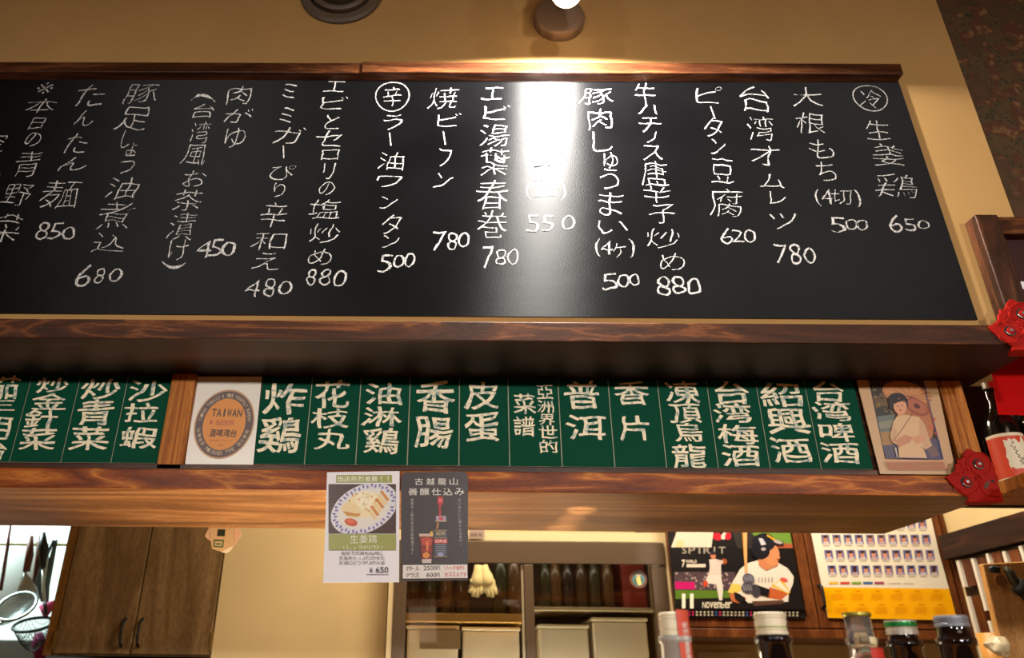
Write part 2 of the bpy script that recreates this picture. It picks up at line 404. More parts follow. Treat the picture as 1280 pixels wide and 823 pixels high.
# backboard behind the cards and two pine posts
struct_bb = box('backing_board', XL, XE_L-.01, YS+.006, YS+.022, Z_Ltop+.0005, Z_Ubot-.0005, M_up, bevel=0)
tag(struct_bb, 'dark plank backing behind the green menu cards between both shelves', 'board')
def post(name, tl, tr, bl, br, label):
    x0 = (P(*tl, Y=YL+.01).x+P(*bl, Y=YL+.01).x)/2; x1 = (P(*tr, Y=YL+.01).x+P(*br, Y=YL+.01).x)/2
    o = box(name, x0, x1, YL+.006 if tl[0] < 600 else YL+.014, YS+.004, Z_Ltop, Z_Ubot, M_post, bevel=.002); tag(o, label, 'post', 'pine posts between the shelves'); return o
post('wooden_post', (215.5, 470), (244, 473), (197, 583), (230, 584), 'yellow pine post between the shelves left of the beer card')
post('wooden_post', (1174, 478), (1203, 478), (1203, 580), (1232, 575), 'yellow pine post between the shelves right of the portrait print')

# ------------------------------------------------------------------ top trim and chalkboard
zt0 = (zz(100, 77.5, YW-.028)+zz(1000, 80, YW-.028))/2; zt1 = (zz(100, 90, YW-.028)+zz(1000, 92, YW-.028))/2
tr = empty('ledge_trim', (0, YW-.014, zt1), 'dark wooden ledge moulding running along the top of the chalkboard', 'moulding')
xs_ = P(452, 84, Y=YW-.028).x; xe = (P(1126, 80, Y=YW-.028).x+P(1128, 93, Y=YW-.028).x)/2
box('moulding_length', XL, xs_-.0006, YW-.0275, YW, zt1, zt0, M_trim, tr, bevel=.0015)
box('moulding_length', xs_+.0006, xe, YW-.030, YW, zt1, zt0+.001, M_trim, tr, bevel=.0015)
M_board = None
def boardmat():
    m = bpy.data.materials.new('blackboard_sheet'); m.use_nodes = True; nt = m.node_tree; n = nt.nodes; L = nt.links.new; b = n['Principled BSDF']
    tc = n.new('ShaderNodeTexCoord'); n1 = n.new('ShaderNodeTexNoise'); n1.inputs['Scale'].default_value = 3.5; n1.inputs['Detail'].default_value = 8; L(tc.outputs['Object'], n1.inputs[0])
    r = n.new('ShaderNodeValToRGB'); e = r.color_ramp.elements; e[0].position = .35; e[0].color = (*lin((3, 3, 4)), 1); e[1].position = .75; e[1].color = (*lin((12, 12, 13)), 1)
    L(n1.outputs[0], r.inputs[0]); L(r.outputs[0], b.inputs['Base Color'])
    n2 = n.new('ShaderNodeTexNoise'); n2.inputs['Scale'].default_value = 420; n2.inputs['Detail'].default_value = 2; L(tc.outputs['Object'], n2.inputs[0])
    mp = n.new('ShaderNodeMapping'); mp.inputs['Scale'].default_value = (3, 3, 9); L(tc.outputs['Object'], mp.inputs[0])
    n3 = n.new('ShaderNodeTexNoise'); n3.inputs['Scale'].default_value = 1.6; n3.inputs['Detail'].default_value = 3; L(mp.outputs[0], n3.inputs[0])
    b1 = n.new('ShaderNodeBump'); b1.inputs['Strength'].default_value = .35; b1.inputs['Distance'].default_value = .0006; L(n2.outputs[0], b1.inputs['Height'])
    b2 = n.new('ShaderNodeBump'); b2.inputs['Strength'].default_value = .25; b2.inputs['Distance'].default_value = .004; L(n3.outputs[0], b2.inputs['Height']); L(b2.outputs[0], b1.inputs['Normal'])
    L(b1.outputs[0], b.inputs['Normal']); b.inputs['Roughness'].default_value = .9; b.inputs['Specular IOR Level'].default_value = 0
    cx = n.new('ShaderNodeCombineXYZ'); cx.inputs[0].default_value = 1
    gl_ = n.new('ShaderNodeBsdfAnisotropic'); gl_.distribution = 'BECKMANN'; gl_.inputs['Roughness'].default_value = .55; gl_.inputs['Anisotropy'].default_value = .52
    L(cx.outputs[0], gl_.inputs['Tangent']); L(b1.outputs[0], gl_.inputs['Normal']); L(b1.outputs[0], b.inputs['Normal'])
    fr_ = n.new('ShaderNodeFresnel'); fr_.inputs[0].default_value = 1.36; mx_ = n.new('ShaderNodeMixShader')
    L(fr_.outputs[0], mx_.inputs[0]); L(b.outputs[0], mx_.inputs[1]); L(gl_.outputs[0], mx_.inputs[2]); L(mx_.outputs[0], n['Material Output'].inputs[0])
    return m
M_board = boardmat()
YB = YW-.004
cb = empty('chalkboard', (0, YW-.002, Z_Utop), 'long black chalkboard menu with handwritten Japanese dishes and prices', 'chalkboard')
bm = bmesh.new()
tl_ = P(1119, 88, Y=YB); brp = P(1222, 398.8, Y=YB)
zb = (zz(20, 392.4, YB)+zz(1200, 398.7, YB))/2
prism(bm, [(XL+.02, YB, zb), (brp.x, YB, zb), (tl_.x, YB, zt1+.006), (XL+.02, YB, zt1+.006)], (0, .0035, 0))
build('panel', bm, M_board, cb)
def chalkmat():
    m = bpy.data.materials.new('chalk'); m.use_nodes = True; nt = m.node_tree; n = nt.nodes; L = nt.links.new; b = n['Principled BSDF']
    tc = n.new('ShaderNodeTexCoord'); n1 = n.new('ShaderNodeTexNoise'); n1.inputs['Scale'].default_value = 520; n1.inputs['Detail'].default_value = 2; L(tc.outputs['Object'], n1.inputs[0])
    r = n.new('ShaderNodeValToRGB'); e = r.color_ramp.elements; e[0].position = .36; e[0].color = (*lin((70, 68, 68)), 1); e[1].position = .52; e[1].color = (*lin((190, 186, 182)), 1)
    L(n1.outputs[0], r.inputs[0]); L(r.outputs[0], b.inputs['Base Color']); b.inputs['Roughness'].default_value = .9; b.inputs['Specular IOR Level'].default_value = .1
    return m
M_chalk = chalkmat()
Z1, Z2, Z3, Z4 = (0, 60, 2.422), (300, 80, 2.572), (580, 80, 2.572), (860, 80, 2.422)
ITEMS = [
 (Z1, [('空',-15,285,60,60),('心',-20,385,50,45)]),
 (Z1, [('※',137,122,48,32),('本',125,175,88,42),('日',113,228,38,34),('の',100,277,50,42),('青',85,350,72,78),('野',52,445,80,62),('菜',20,545,82,82)]),
 (Z1, [('た',275,145,85,60),('ん',255,212,55,45),('た',232,290,66,55),('ん',222,350,76,42),('麺',185,445,108,82),('8',130,553,34,56),('5',168,556,38,50),('0',208,562,42,40)]),
 (Z1, [('豚',430,138,98,60),('足',405,213,92,68),('し',381,278,26,52),('ょ',400,303,30,34),('う',385,352,46,58),('油',370,425,92,60),('煮',350,505,98,80),('込',330,590,96,55),('6',256,692,44,64),('8',302,690,28,50),('0',350,688,40,42)]),
 (Z1, [('(',612,150,-72,22),('台',617,190,66,44),('湾',608,255,56,62),('風',593,322,72,60),('お',590,396,66,48),('茶',570,462,82,60),('漬',550,540,78,76),('け',540,612,60,58),(')',527,658,-72,22)]),
 (Z1, [('肉',725,142,68,58),('が',720,205,82,42),('ゆ',712,270,58,62),('4',618,608,46,52),('5',655,606,38,52),('0',692,608,46,46)]),
 (Z2, [('ミ',158,88,42,50),('ミ',150,165,42,50),('ガ',158,230,92,52),('ー',140,283,6,40),('ぴ',135,350,80,50),('り',125,405,34,50),('辛',108,485,82,82),('和',92,570,104,55),('え',88,635,86,55),('4',42,722,46,56),('8',95,720,38,60),('0',145,720,46,42)]),
 (Z2, [('エ',305,72,66,34),('ビ',303,125,82,40),('と',298,187,44,48),('セ',288,240,82,50),('ロ',290,292,54,32),('リ',285,345,34,52),('の',280,400,50,44),('塩',272,465,102,60),('炒',272,545,96,60),('め',260,620,76,50),('8',230,685,32,52),('8',275,685,38,50),('0',322,690,42,50)]),
 (Z2, [('O',490,104,108,92),('辛',490,105,58,62),('ラ',492,188,62,46),('ー',483,242,6,42),('油',487,312,80,60),('ワ',478,378,80,36),('ン',478,445,54,40),('タ',487,515,62,60),('ン',485,570,54,40),('5',468,640,44,56),('0',510,635,40,44),('0',546,630,36,44)]),
 (Z2, [('焼',655,110,88,66),('ビ',672,180,72,42),('ー',657,238,6,42),('フ',657,303,44,58),('ン',655,375,56,46),('7',640,570,42,62),('8',683,570,34,54),('0',720,566,36,48)]),
 (Z3, [('エ',92,95,66,38),('ビ',105,157,84,46),('湯',100,230,92,66),('葉',100,315,88,88),('春',92,420,98,92),('巻',92,518,90,84),('7',78,622,36,66),('8',118,622,34,50),('0',158,620,40,50)]),
 (Z3, [('五',230,100,72,58),('目',235,166,42,52),('春',240,245,86,72),('巻',240,335,84,72),('(',207,408,16,58),('2',240,408,30,40),('本',280,410,46,48),(')',320,410,16,58),('5',222,512,42,56),('5',270,512,40,50),('0',335,510,44,44)]),
 (Z3, [('豚',428,105,102,52),('肉',438,178,78,66),('し',445,250,62,66),('ゅ',472,312,46,54),('う',468,370,62,66),('ま',470,450,76,74),('い',475,525,92,44),('(',430,592,16,62),('4',458,592,36,46),('ケ',500,600,42,46),(')',540,592,20,62),('5',468,700,52,54),('0',512,698,40,44),('0',548,695,36,38)]),
 (Z3, [('牛',582,97,66,74),('ハ',595,147,66,28),('チ',597,195,72,50),('ノ',605,236,32,34),('ス',605,285,66,46),('唐',612,350,78,80),('辛',620,412,86,70),('子',640,482,82,60),('炒',640,560,106,60),('め',668,636,80,56),('8',642,715,46,64),('8',690,712,46,60),('0',740,715,46,54)]),
 (Z4, [('ピ',62,95,78,50),('ー',75,147,6,38),('タ',78,192,58,58),('ン',92,250,46,46),('豆',105,325,66,72),('腐',115,420,96,80),('6',118,522,36,50),('2',150,520,36,38),('0',187,520,38,40)]),
 (Z4, [('台',205,105,92,78),('湾',220,195,76,76),('オ',232,275,86,60),('ム',255,355,76,42),('レ',272,405,50,38),('ツ',288,475,80,48),('7',282,575,40,56),('8',325,575,34,62),('0',370,580,38,48)]),
 (Z4, [('大',360,100,86,56),('根',372,180,86,60),('も',405,258,76,54),('ち',418,325,60,58),('(',392,405,14,50),('4',420,402,32,42),('切',465,402,62,46),(')',515,408,16,58),('5',455,487,46,46),('0',495,487,38,34),('0',528,487,36,30)]),
 (Z4, [('O',552,103,102,76),('冷',552,105,62,50),('生',575,200,70,58),('姜',608,277,92,66),('鶏',635,370,118,70),('6',628,485,40,52),('5',672,487,36,38),('0',713,487,38,28)]),
]
for (ox, oy, sc), chars in ITEMS:
    bm = bmesh.new(); bmp = bmesh.new(); nch = len(chars)
    for ic, (ch, x, y, cw, chh) in enumerate(chars):
        px, py = ox+x/sc, oy+y/sc
        rot = 0
        if cw < 0: rot = -PI/2 if ch in '()' else 0; cw = -cw
        fn = pxbox(px, py, cw/sc, chh/sc, YB, .0006)
        if ch == 'O':
            # hand-drawn ring round the character
            n = 40; ring = []
            for i in range(n+2):
                a = 2*PI*i/n+1.2; k = .5+.012*math.sin(3*a)+(.01 if i > n-3 else 0)
                ring.append((math.cos(a)*k, math.sin(a)*k))
            pts = [fn(*q) for q in ring]
            for a, b in zip(pts, pts[1:]):
                d = (b-a).normalized(); nn = Vector((-d.z, 0, d.x))*.0011
                bm.faces.new([bm.verts.new(q) for q in (a+nn, b+nn, b-nn, a-nn)])
            continue
        if ch == 'ー':
            a, b = fn(-.6, .5), fn(.6, -.5); nn = Vector((.0012, 0, .0002))
            bm.faces.new([bm.verts.new(q) for q in (a-nn, b-nn, b+nn, a+nn)]); continue
        kan = ch not in '0123456789()'
        if rot:
            f0 = fn; fn = (lambda u, v, f0=f0: f0(v if True else u, -u))
            fn = (lambda u, v, f0=f0: f0(v, -u))
        put(bmp if ic >= nch-3 and ch in '0123456789' else bm, ch, fn, -.018 if kan else -.016, .12, rot=random.uniform(-.05, .05) if kan else 0, shear=.10 if kan else .12)
    build('chalk_lettering', bm, M_chalk, cb)
    if len(bmp.verts): build('chalk_price', bmp, M_chalk, cb)
    else: bmp.free()

# ------------------------------------------------------------------ green menu cards
M_green = mat('green_card', (0, 70, 48), .6, var=.03, scale=30, spec=.1)
M_edge = mat('card_edge', (196, 190, 160), .5)
def paintmat():
    m = bpy.data.materials.new('brushed_cream_paint'); m.use_nodes = True; nt = m.node_tree; n = nt.nodes; L = nt.links.new; b = n['Principled BSDF']
    tc = n.new('ShaderNodeTexCoord'); n1 = n.new('ShaderNodeTexNoise'); n1.inputs['Scale'].default_value = 95; n1.inputs['Detail'].default_value = 2; L(tc.outputs['Object'], n1.inputs[0])
    r = n.new('ShaderNodeValToRGB'); e = r.color_ramp.elements; e[0].position = .36; e[0].color = (*lin((160, 174, 162)), 1); e[1].position = .50; e[1].color = (*lin((250, 236, 200)), 1)
    L(n1.outputs[0], r.inputs[0]); L(r.outputs[0], b.inputs['Base Color']); b.inputs['Roughness'].default_value = .5; return m
M_paint = paintmat()
G0, G1, G2, G3 = (0, 450, 4.0), (310, 450, 3.879), (630, 450, 3.879), (930, 450, 3.657)
CARDS = [  # left and right edges halfway up the card, characters, label
 (-36, 25, G0, [('茄',20,140,150,110),('三',8,228,140,50),('明',-18,340,140,110),('治',-40,450,140,90)], 'leftmost green menu card, cut by the picture edge'),
 (25, 87.7, G0, [('炒',262,127,160,74),('金',247,207,168,82),('針',207,295,165,94),('菜',190,395,178,108)], 'green menu card with four stacked characters, second from the left end'),
 (87.7, 149, G0, [('炒',505,147,188,98),('青',477,262,176,124),('菜',448,392,188,116)], 'green menu card with three characters, two cards left of the left pine post'),
 (149, 206.5, G0, [('沙',738,158,186,104),('拉',708,265,168,94),('蝦',695,390,184,104)], 'green menu card touching the left side of the left pine post'),
 (322, 385.5, G1, [('炸',180,190,196,150),('鷄',155,362,202,176)], 'green menu card with two big characters right beside the white beer card'),
 (385.5, 448, G1, [('花',410,165,166,128),('枝',400,282,178,94),('丸',410,385,166,98)], 'green menu card with three characters, second card right of the beer card'),
 (448, 511, G1, [('油',657,165,170,104),('淋',650,275,184,92),('鷄',648,393,172,122)], 'green menu card directly above the white ginger chicken poster'),
 (511, 574, G1, [('香',908,185,182,150),('腸',900,352,178,142)], 'green menu card above the left half of the dark bottle poster'),
 (574, 636, G1, [('皮',1135,170,162,128),('蛋',1135,332,166,134)], 'green menu card just left of the one with two narrow columns of writing'),
 (636, 700, G2, [('亞',198,156,78,66),('洲',200,228,80,58),('界',208,290,78,54),('世',213,350,88,60),('的',218,420,86,64),('菜',100,213,106,96),('譜',98,322,100,94)], 'green menu card with two narrow columns of small characters'),
 (700, 764, G2, [('普',385,172,162,130),('洱',402,330,184,118)], 'green menu card just right of the one with two narrow columns of writing'),
 (764, 827, G2, [('香',620,160,166,110),('片',632,330,148,116)], 'green menu card with two spaced characters, fifth card from the right end'),
 (827, 890, G2, [('凍',865,157,162,106),('頂',880,260,148,90),('烏',895,352,134,90),('龍',898,465,162,108)], 'green menu card with four thick characters, fourth card from the right end'),
 (890, 953, G2, [('台',1105,160,158,108),('湾',1110,260,178,96),('梅',1135,360,192,94),('酒',1148,465,182,102)], 'green menu card with four characters, third card from the right end'),
 (953, 1015, G3, [('紹',170,160,186,110),('興',200,280,190,118),('酒',213,415,178,110)], 'green menu card with three characters, second card from the right end'),
 (1015, 1078, G3, [('台',388,145,136,92),('湾',402,235,170,88),('啤',425,330,158,86),('酒',440,425,176,94)], 'rightmost green menu card, beside the portrait print'),
]
zc0 = zz(600, 582.5, YS-.004)
for x0, x1, (ox, oy, sc), chars, lab in CARDS:
    X0, X1 = P(x0, 529, Y=YS).x, P(x1, 529, Y=YS).x
    t = empty('menu_card', ((X0+X1)/2, YS, zc0), lab, 'sign', 'green menu cards between the shelves')
    bm = bmesh.new(); bx(bm, X0, X1, YS-.0005, YS+.0025, zc0, Z_Ubot-.001); build('card', bm, M_edge, t)
    bm = bmesh.new(); bx(bm, X0+.0009, X1-.0009, YS-.0022, YS-.0006, zc0+.0006, Z_Ubot-.0015); build('green_face', bm, M_green, t)
    bm = bmesh.new()
    for ch, x, y, cw, chh in chars:
        put(bm, ch, pxbox(ox+x/sc, oy+y/sc, cw/sc, chh/sc, YS-.0022, .0006), .013 if cw > 115 else .010, .09, rot=random.uniform(-.03, .03))
    build('lettering', bm, M_paint, t)

# ------------------------------------------------------------------ cards and posters on the shelves
def sheet(name, corners, Y, m, parent, th=.0005, z0=None):
    bm = bmesh.new(); pts = [P(x, y, Y=Y) for x, y in corners]; prism(bm, pts, (0, th, 0)); return build(name, bm, m, parent)
def zoomT(ox, oy, sc): return lambda x, y: (ox+x/sc, oy+y/sc)
M_paper = mat('white_card', (240, 238, 242), .5)
# beer card
Yc = YS-.006
bc = empty('beer_card', (P(280, 585, Y=Yc).x, Yc, zz(280, 585, Yc)), 'white card with an orange oval beer emblem, right of the left pine post', 'card')
sheet('card', ((245.5, 471), (327.5, 471), (316, 585), (230.8, 585)), Yc, mat('beer_card_paper', (236, 228, 214), .3), bc)
A_, B_ = (238/6.579, 4/6.579), (48/6.579, -277/6.579); c_ = (235+297/6.579, 465+432/6.579)
TB = lambda x, y: (c_[0]+A_[0]*x-B_[0]*y, c_[1]+A_[1]*x-B_[1]*y)
pc = Pic(Yc, TB)
pc.ell(0, 0, 1.03, 1.03, (196, 152, 110), n=48); pc.ell(0, 0, .98, .98, (98, 78, 76), n=48); pc.ell(0, 0, .74, .78, (170, 120, 80), n=48); pc.ell(0, 0, .72, .76, (226, 146, 66), n=48)
pc.lift += pc.step
def ring(txt, a0, a1, h, wd, rr, up_=True, col=(206, 182, 150)):
    n = len(txt)
    for i, ch in enumerate(txt):
        if ch == ' ': continue
        a = math.radians(a0+(a1-a0)*(i+.5)/n)
        cx, cy = rr*math.sin(a), -rr*math.cos(a); th = a if up_ else a+PI
        def fn(u, v, cx=cx, cy=cy, th=th):
            lx, ly = u*wd, -v*h
            return pc.w(cx+lx*math.cos(th)-ly*math.sin(th), cy+lx*math.sin(th)+ly*math.cos(th))
        pc._c(put(pc.bm, ch, fn, .01), col)
ring('TAIWAN TOBACCO & WINE MONOPOLY BUREAU', -84, 84, .11, .062, .86)
ring('PILSENER TYPE', 215-360+360, 145, .11, .07, .86, False)
ring('酒公賣局', 138, 100, .12, .12, .86, False); ring('台灣省菸', 262, 222, .12, .12, .86, False)
dk = (96, 70, 56)
pc.row('TAIWAN', -.50, .56, -.34, .22, dk, .035)
pc.row('BEER', -.30, .36, -.05, .15, (196, 108, 70), .03); pc.row('*', -.52, -.40, -.06, .15, (196, 90, 80), .03)
pc.row('酒啤湾台', -.46, .50, .26, .23, dk, .02)
pc.row('GENUINELY', -.42, .40, .48, .06, (190, 116, 70)); pc.row('U.S', -.12, .12, .62, .06, (190, 116, 70))
pc.done('emblem_print', bc)
# portrait print
Yp = YL+.016
pp = empty('portrait_print', (P(1140, 593, Y=Yp).x, Yp, zz(1140, 593, Yp)), 'vintage print of a woman in cream dress with parasol, beside right pine post', 'picture')
sheet('card', ((1070, 472), (1169.5, 472), (1195.5, 593.6), (1100.3, 592.8)), Yp, mat('portrait_card', (204, 164, 120), .35), pp, .002)
q = Pic(Yp, zoomT(1040, 460, 5.142))
q.poly(((232, 62), (585, 62), (718, 588), (340, 580)), (60, 56, 74))
q.poly(((238, 64), (580, 64), (711, 583), (345, 576)), (78, 56, 44))
# left scenery: foliage, hills, water, bank
q.poly(((262, 180), (340, 160), (395, 300), (300, 330)), (104, 80, 46))
q.poly(((240, 100), (330, 90), (350, 170), (262, 185)), (58, 44, 30))
q.poly(((283, 262), (350, 240), (382, 300), (296, 312)), (52, 50, 44), False)
q.poly(((290, 312), (400, 300), (395, 420), (312, 440)), (110, 116, 110))
q.poly(((300, 350), (390, 335), (388, 385), (308, 392)), (142, 140, 120))
q.poly(((310, 415), (392, 405), (392, 500), (328, 510)), (168, 130, 80))
q.poly(((326, 500), (420, 490), (440, 580), (346, 576)), (92, 84, 104))
for i in range(14):
    x = 262+random.random()*70; y = 110+random.random()*160+(x-262)*.2
    q.ell(x+(y-100)*.15, y, 6+random.random()*9, 4+random.random()*5, random.choice(((150, 116, 66), (40, 34, 26), (128, 96, 52))), n=7, layer=(i == 0))
# parasols
q.ell(480, 170, 160, 78, (196, 128, 76), .25); q.ell(560, 330, 90, 170, (186, 118, 74), -.2)
q.ell(480, 165, 146, 64, (206, 142, 88), .25)
q.lift += q.step
for k in range(9):
    a = math.radians(200+k*22); q.line(((500, 190), (500+150*math.cos(a), 190+75*math.sin(a))), 3, (150, 84, 56), False)
q.ell(548, 252, 86, 48, (158, 84, 62), .5); q.ell(548, 248, 70, 36, (180, 104, 74), .5); q.ell(545, 246, 22, 14, (96, 46, 44), .5)
for x, y, r in ((640, 380, 16), (655, 330, 12), (600, 420, 14), (668, 420, 12)): q.ell(x, y, r, r, (208, 98, 74), n=9)
q.poly(((590, 455), (690, 460), (711, 583), (600, 580)), (84, 76, 104)); q.poly(((610, 520), (660, 500), (690, 560), (640, 580)), (120, 92, 90))
# figure
q.ell(424, 214, 66, 52, (38, 28, 28), .3); q.poly(((362, 200), (368, 262), (392, 268), (400, 215)), (38, 28, 28)); q.poly(((470, 210), (492, 238), (482, 256), (456, 240)), (38, 28, 28), False)
q.poly(((418, 280), (462, 276), (472, 322), (425, 326)), (214, 150, 112))
q.ell(438, 248, 42, 51, (226, 162, 124), -.2); q.poly(((398, 236), (404, 205), (450, 196), (474, 226), (452, 214), (420, 222)), (38, 28, 28))
q.ell(421, 247, 5, 3, (60, 30, 30), n=8); q.ell(450, 243, 5, 3, (60, 30, 30), n=8, layer=False); q.ell(440, 272, 9, 4, (196, 60, 50), n=10, layer=False)
dress = (222, 182, 138)
q.poly(((418, 312), (478, 302), (560, 318), (600, 372), (612, 430), (645, 500), (600, 526), (560, 500), (590, 525), (612, 583), (432, 580), (425, 500), (388, 480), (372, 440), (392, 350)), dress)
q.poly(((560, 330), (600, 372), (640, 498), (596, 520), (560, 440)), (210, 166, 126)); q.poly(((392, 350), (372, 442), (395, 478), (420, 420)), (208, 164, 124), False)
q.poly(((400, 470), (470, 430), (520, 445), (500, 482), (430, 512)), (204, 142, 108)); q.poly(((510, 450), (560, 432), (602, 440), (598, 470), (540, 494)), (216, 156, 118))
q.line(((520, 290), (455, 390), (390, 478)), 4, (108, 56, 62))
q.poly(((402, 520), (412, 510), (425, 578), (418, 578)), (206, 190, 180))
q.line(((582, 64), (713, 585), (345, 578)), 5, (70, 74, 128))
q.lift += q.step
for r_ in range(6):
    x = 338+r_*6; y = 602+r_*9.5
    while x < 722+r_*4:
        wv = 4+random.random()*5; q.rect(x, y, x+wv, y+5, (196, 96, 78), False); x += wv+3
q.done('portrait_artwork', pp)
# ginger chicken poster and dark bottle poster taped to the shelf front
Ya = YL-.004; TZ = zoomT(390, 580, 5.143)
pa = empty('ginger_chicken_poster', (P(452, 729, Y=Ya).x, Ya, zz(452, 729, Ya)), 'white poster with a plate of sliced chicken and price, taped to the lower shelf', 'poster')
sheet('paper', [TZ(*c) for c in ((97, 55), (563, 47), (560, 762), (72, 765))], Ya, M_paper, pa, .0006)
q = Pic(Ya, TZ)
ol = (158, 162, 84)
q.rect(155, 72, 515, 122, ol); q.row('当店熱烈推薦!!', 160, 512, 98, 36, (250, 248, 235), .0, .02)
q.rect(106, 131, 540, 449, (72, 44, 36))
for i in range(9): q.line(((106, 150+i*36), (540, 132+i*36)), 3, (88, 56, 44), i == 0)
R_ = -.46
# the plate is clipped by the picture on both sides
def clipell(cx, cy, rx, ry, col, rot, x0=108, x1=538):
    pts = []
    for i in range(60):
        a = 2*PI*i/60; x, y = rx*math.cos(a), ry*math.sin(a); X = cx+x*math.cos(rot)-y*math.sin(rot); Y_ = cy+x*math.sin(rot)+y*math.cos(rot)
        pts.append((min(max(X, x0), x1), min(max(Y_, 132), 448)))
    q.poly(pts, col)
clipell(336, 290, 228, 150, (224, 220, 226), R_)
q.lift += q.step
for i in range(44):
    a = 2*PI*i/44; k = .86+.05*(i % 2); x, y = 228*k*math.cos(a), 150*k*math.sin(a)
    X = 336+x*math.cos(R_)-y*math.sin(R_); Y_ = 290+x*math.sin(R_)+y*math.cos(R_)
    if 116 < X < 530: q.ell(X, Y_, 12, 7, (126, 120, 172), R_+a, n=9, layer=False)
clipell(336, 290, 178, 112, (232, 226, 214), R_)
q.ell(335, 265, 118, 82, (244, 226, 178), -.3); q.ell(350, 235, 70, 60, (250, 238, 200), .2)
q.ell(252, 300, 66, 46, (238, 214, 160), .4); q.poly(((200, 305), (290, 322), (312, 318), (300, 340), (225, 334)), (206, 140, 62))
q.lift += q.step
for i in range(6):
    x, y = 392+i*16, 320-i*24+30
    q.poly(((x-36, y-52), (x-20, y-58), (x+26, y+2), (x+8, y+10)), (214, 140, 58) if i % 2 else (240, 208, 150), False)
for x, y in ((240, 240), (262, 205), (285, 195), (330, 190), (300, 230), (345, 290), (370, 300), (410, 240), (385, 210)): q.ell(x, y, 9, 6, (224, 160, 76), random.random()*3, n=8, layer=False)
q.lift += q.step
for i in range(26):
    x, y = 300+random.random()*95, 185+random.random()*110; a = random.random()*3; q.line(((x, y), (x+26*math.cos(a), y+26*math.sin(a))), 3, random.choice(((255, 248, 220), (226, 200, 140))), False)
q.ell(250, 376, 42, 24, (206, 84, 44), .25); q.ell(246, 370, 26, 12, (226, 110, 60), .25)
q.rect(108, 452, 540, 555, ol)
q.row('生姜鶏', 242, 420, 484, 52, (250, 248, 235), -.005, .04); q.row('(しょうがどり)', 188, 466, 538, 26, (240, 238, 210), 0, .03)
q.row('塩茹での鶏もも肉に', 186, 458, 575, 23, (60, 52, 56), -.004, .03); q.row('生姜をたっぷりのせた', 172, 470, 606, 23, (60, 52, 56), -.004, .03); q.row('お酒にピッタリの冷菜', 172, 470, 637, 23, (60, 52, 56), -.004, .03)
q.row('¥', 368, 392, 684, 34, (40, 36, 42)); q.row('650', 408, 492, 682, 36, (40, 36, 42)); q.line(((350, 711), (492, 711)), 3, (70, 66, 90))
q.done('poster_print', pa, GLOSSPRINT)

pb = empty('dark_bottle_poster', (P(543, 727, Y=Ya).x, Ya, zz(543, 727, Ya)), 'dark poster with a bottle and an iced drink, taped to the lower shelf', 'poster')
sheet('paper', [TZ(*c) for c in ((572, 92), (580, 68), (602, 54), (976, 52), (996, 66), (1003, 96), (1003, 748), (572, 757))], Ya-.001, mat('dark_poster_paper', (60, 49, 50), .4), pb, .0006)
q = Pic(Ya-.001, TZ)
wh = (232, 226, 216)
q.row('古越龍山', 650, 948, 114, 44, wh, .004, .02, fill=.7); q.row('善醸仕込み', 612, 986, 180, 46, wh, .006, .02, fill=.8)
q.row('こえつりゅうざん', 680, 935, 77, 7, (170, 160, 156)) if False else None
q.colm('濃厚で上質な甘さの紹興酒です。', 643, 222, 645, 590, 18, (196, 190, 184)); q.colm('深い味わいと華やかな香り。', 946, 222, 958, 530, 18, (176, 170, 164))
q.rect(808, 212, 842, 264, (196, 36, 34)); q.rect(812, 226, 840, 246, (216, 100, 92)); q.rect(816, 262, 829, 338, (190, 34, 32)); q.rect(829, 262, 836, 338, (30, 22, 20))
q.rect(797, 336, 862, 370, (170, 150, 172)); q.ell(830, 352, 14, 12, (196, 60, 60)); q.line(((790, 371), (866, 371)), 4, (206, 164, 90))
q.poly(((800, 373), (858, 373), (868, 428), (784, 428)), (34, 26, 26)); q.poly(((803, 378), (817, 378), (811, 418), (797, 420)), (176, 112, 52))
q.rect(784, 426, 869, 604, (74, 72, 82))
q.lift += q.step
for y, c in ((428, (196, 156, 82)), (600, (196, 156, 82)), (476, (170, 140, 90))): q.line(((784, y), (869, y)), 3, c, False)
q.row('紹興', 796, 858, 448, 26, (206, 180, 120)); q.rect(785, 484, 870, 512, (206, 52, 48)); q.row('紹興酒', 790, 866, 498, 19, (240, 220, 210))
q.lift += q.step
for y in (522, 534, 546, 558, 568): q.line(((796, y), (858, y)), 2.4, (160, 164, 184), False)
q.ell(826, 584, 22, 12, (150, 156, 186))
q.poly(((688, 450), (780, 450), (769, 640), (706, 640)), (120, 36, 26)); q.poly(((688, 450), (780, 450), (779, 468), (690, 468)), (206, 176, 160))
for pts, c in ((((700, 480), (750, 470), (776, 490), (764, 530), (710, 524)), (186, 66, 36)), (((708, 540), (768, 536), (764, 570), (716, 574)), (150, 44, 30)), (((712, 580), (740, 566), (760, 590), (736, 612), (714, 600)), (222, 140, 50)), (((730, 500), (752, 494), (748, 560), (736, 562)), (226, 112, 60))): q.poly(pts, c)
q.poly(((706, 614), (768, 612), (767, 640), (708, 640)), (206, 190, 184)); q.poly(((758, 440), (774, 432), (780, 458), (764, 466)), (232, 186, 70))
q.poly(((585, 652), (998, 649), (1000, 735), (583, 739)), (230, 222, 214))
bk, rd = (24, 20, 22), (206, 40, 36)
q.row('ボトル', 600, 694, 674, 28, bk, .008, .05); q.row('2500円', 716, 824, 671, 28, bk, .012, .05); q.row('ソーダ割り', 848, 980, 670, 26, rd, .004, .05)
q.row('グラス', 600, 690, 717, 28, bk, .008, .05); q.row('600円', 734, 822, 715, 26, bk, .012, .05); q.row('おススメです', 852, 996, 713, 26, rd, .004, .05)
q.done('poster_print', pb, GLOSSPRINT)

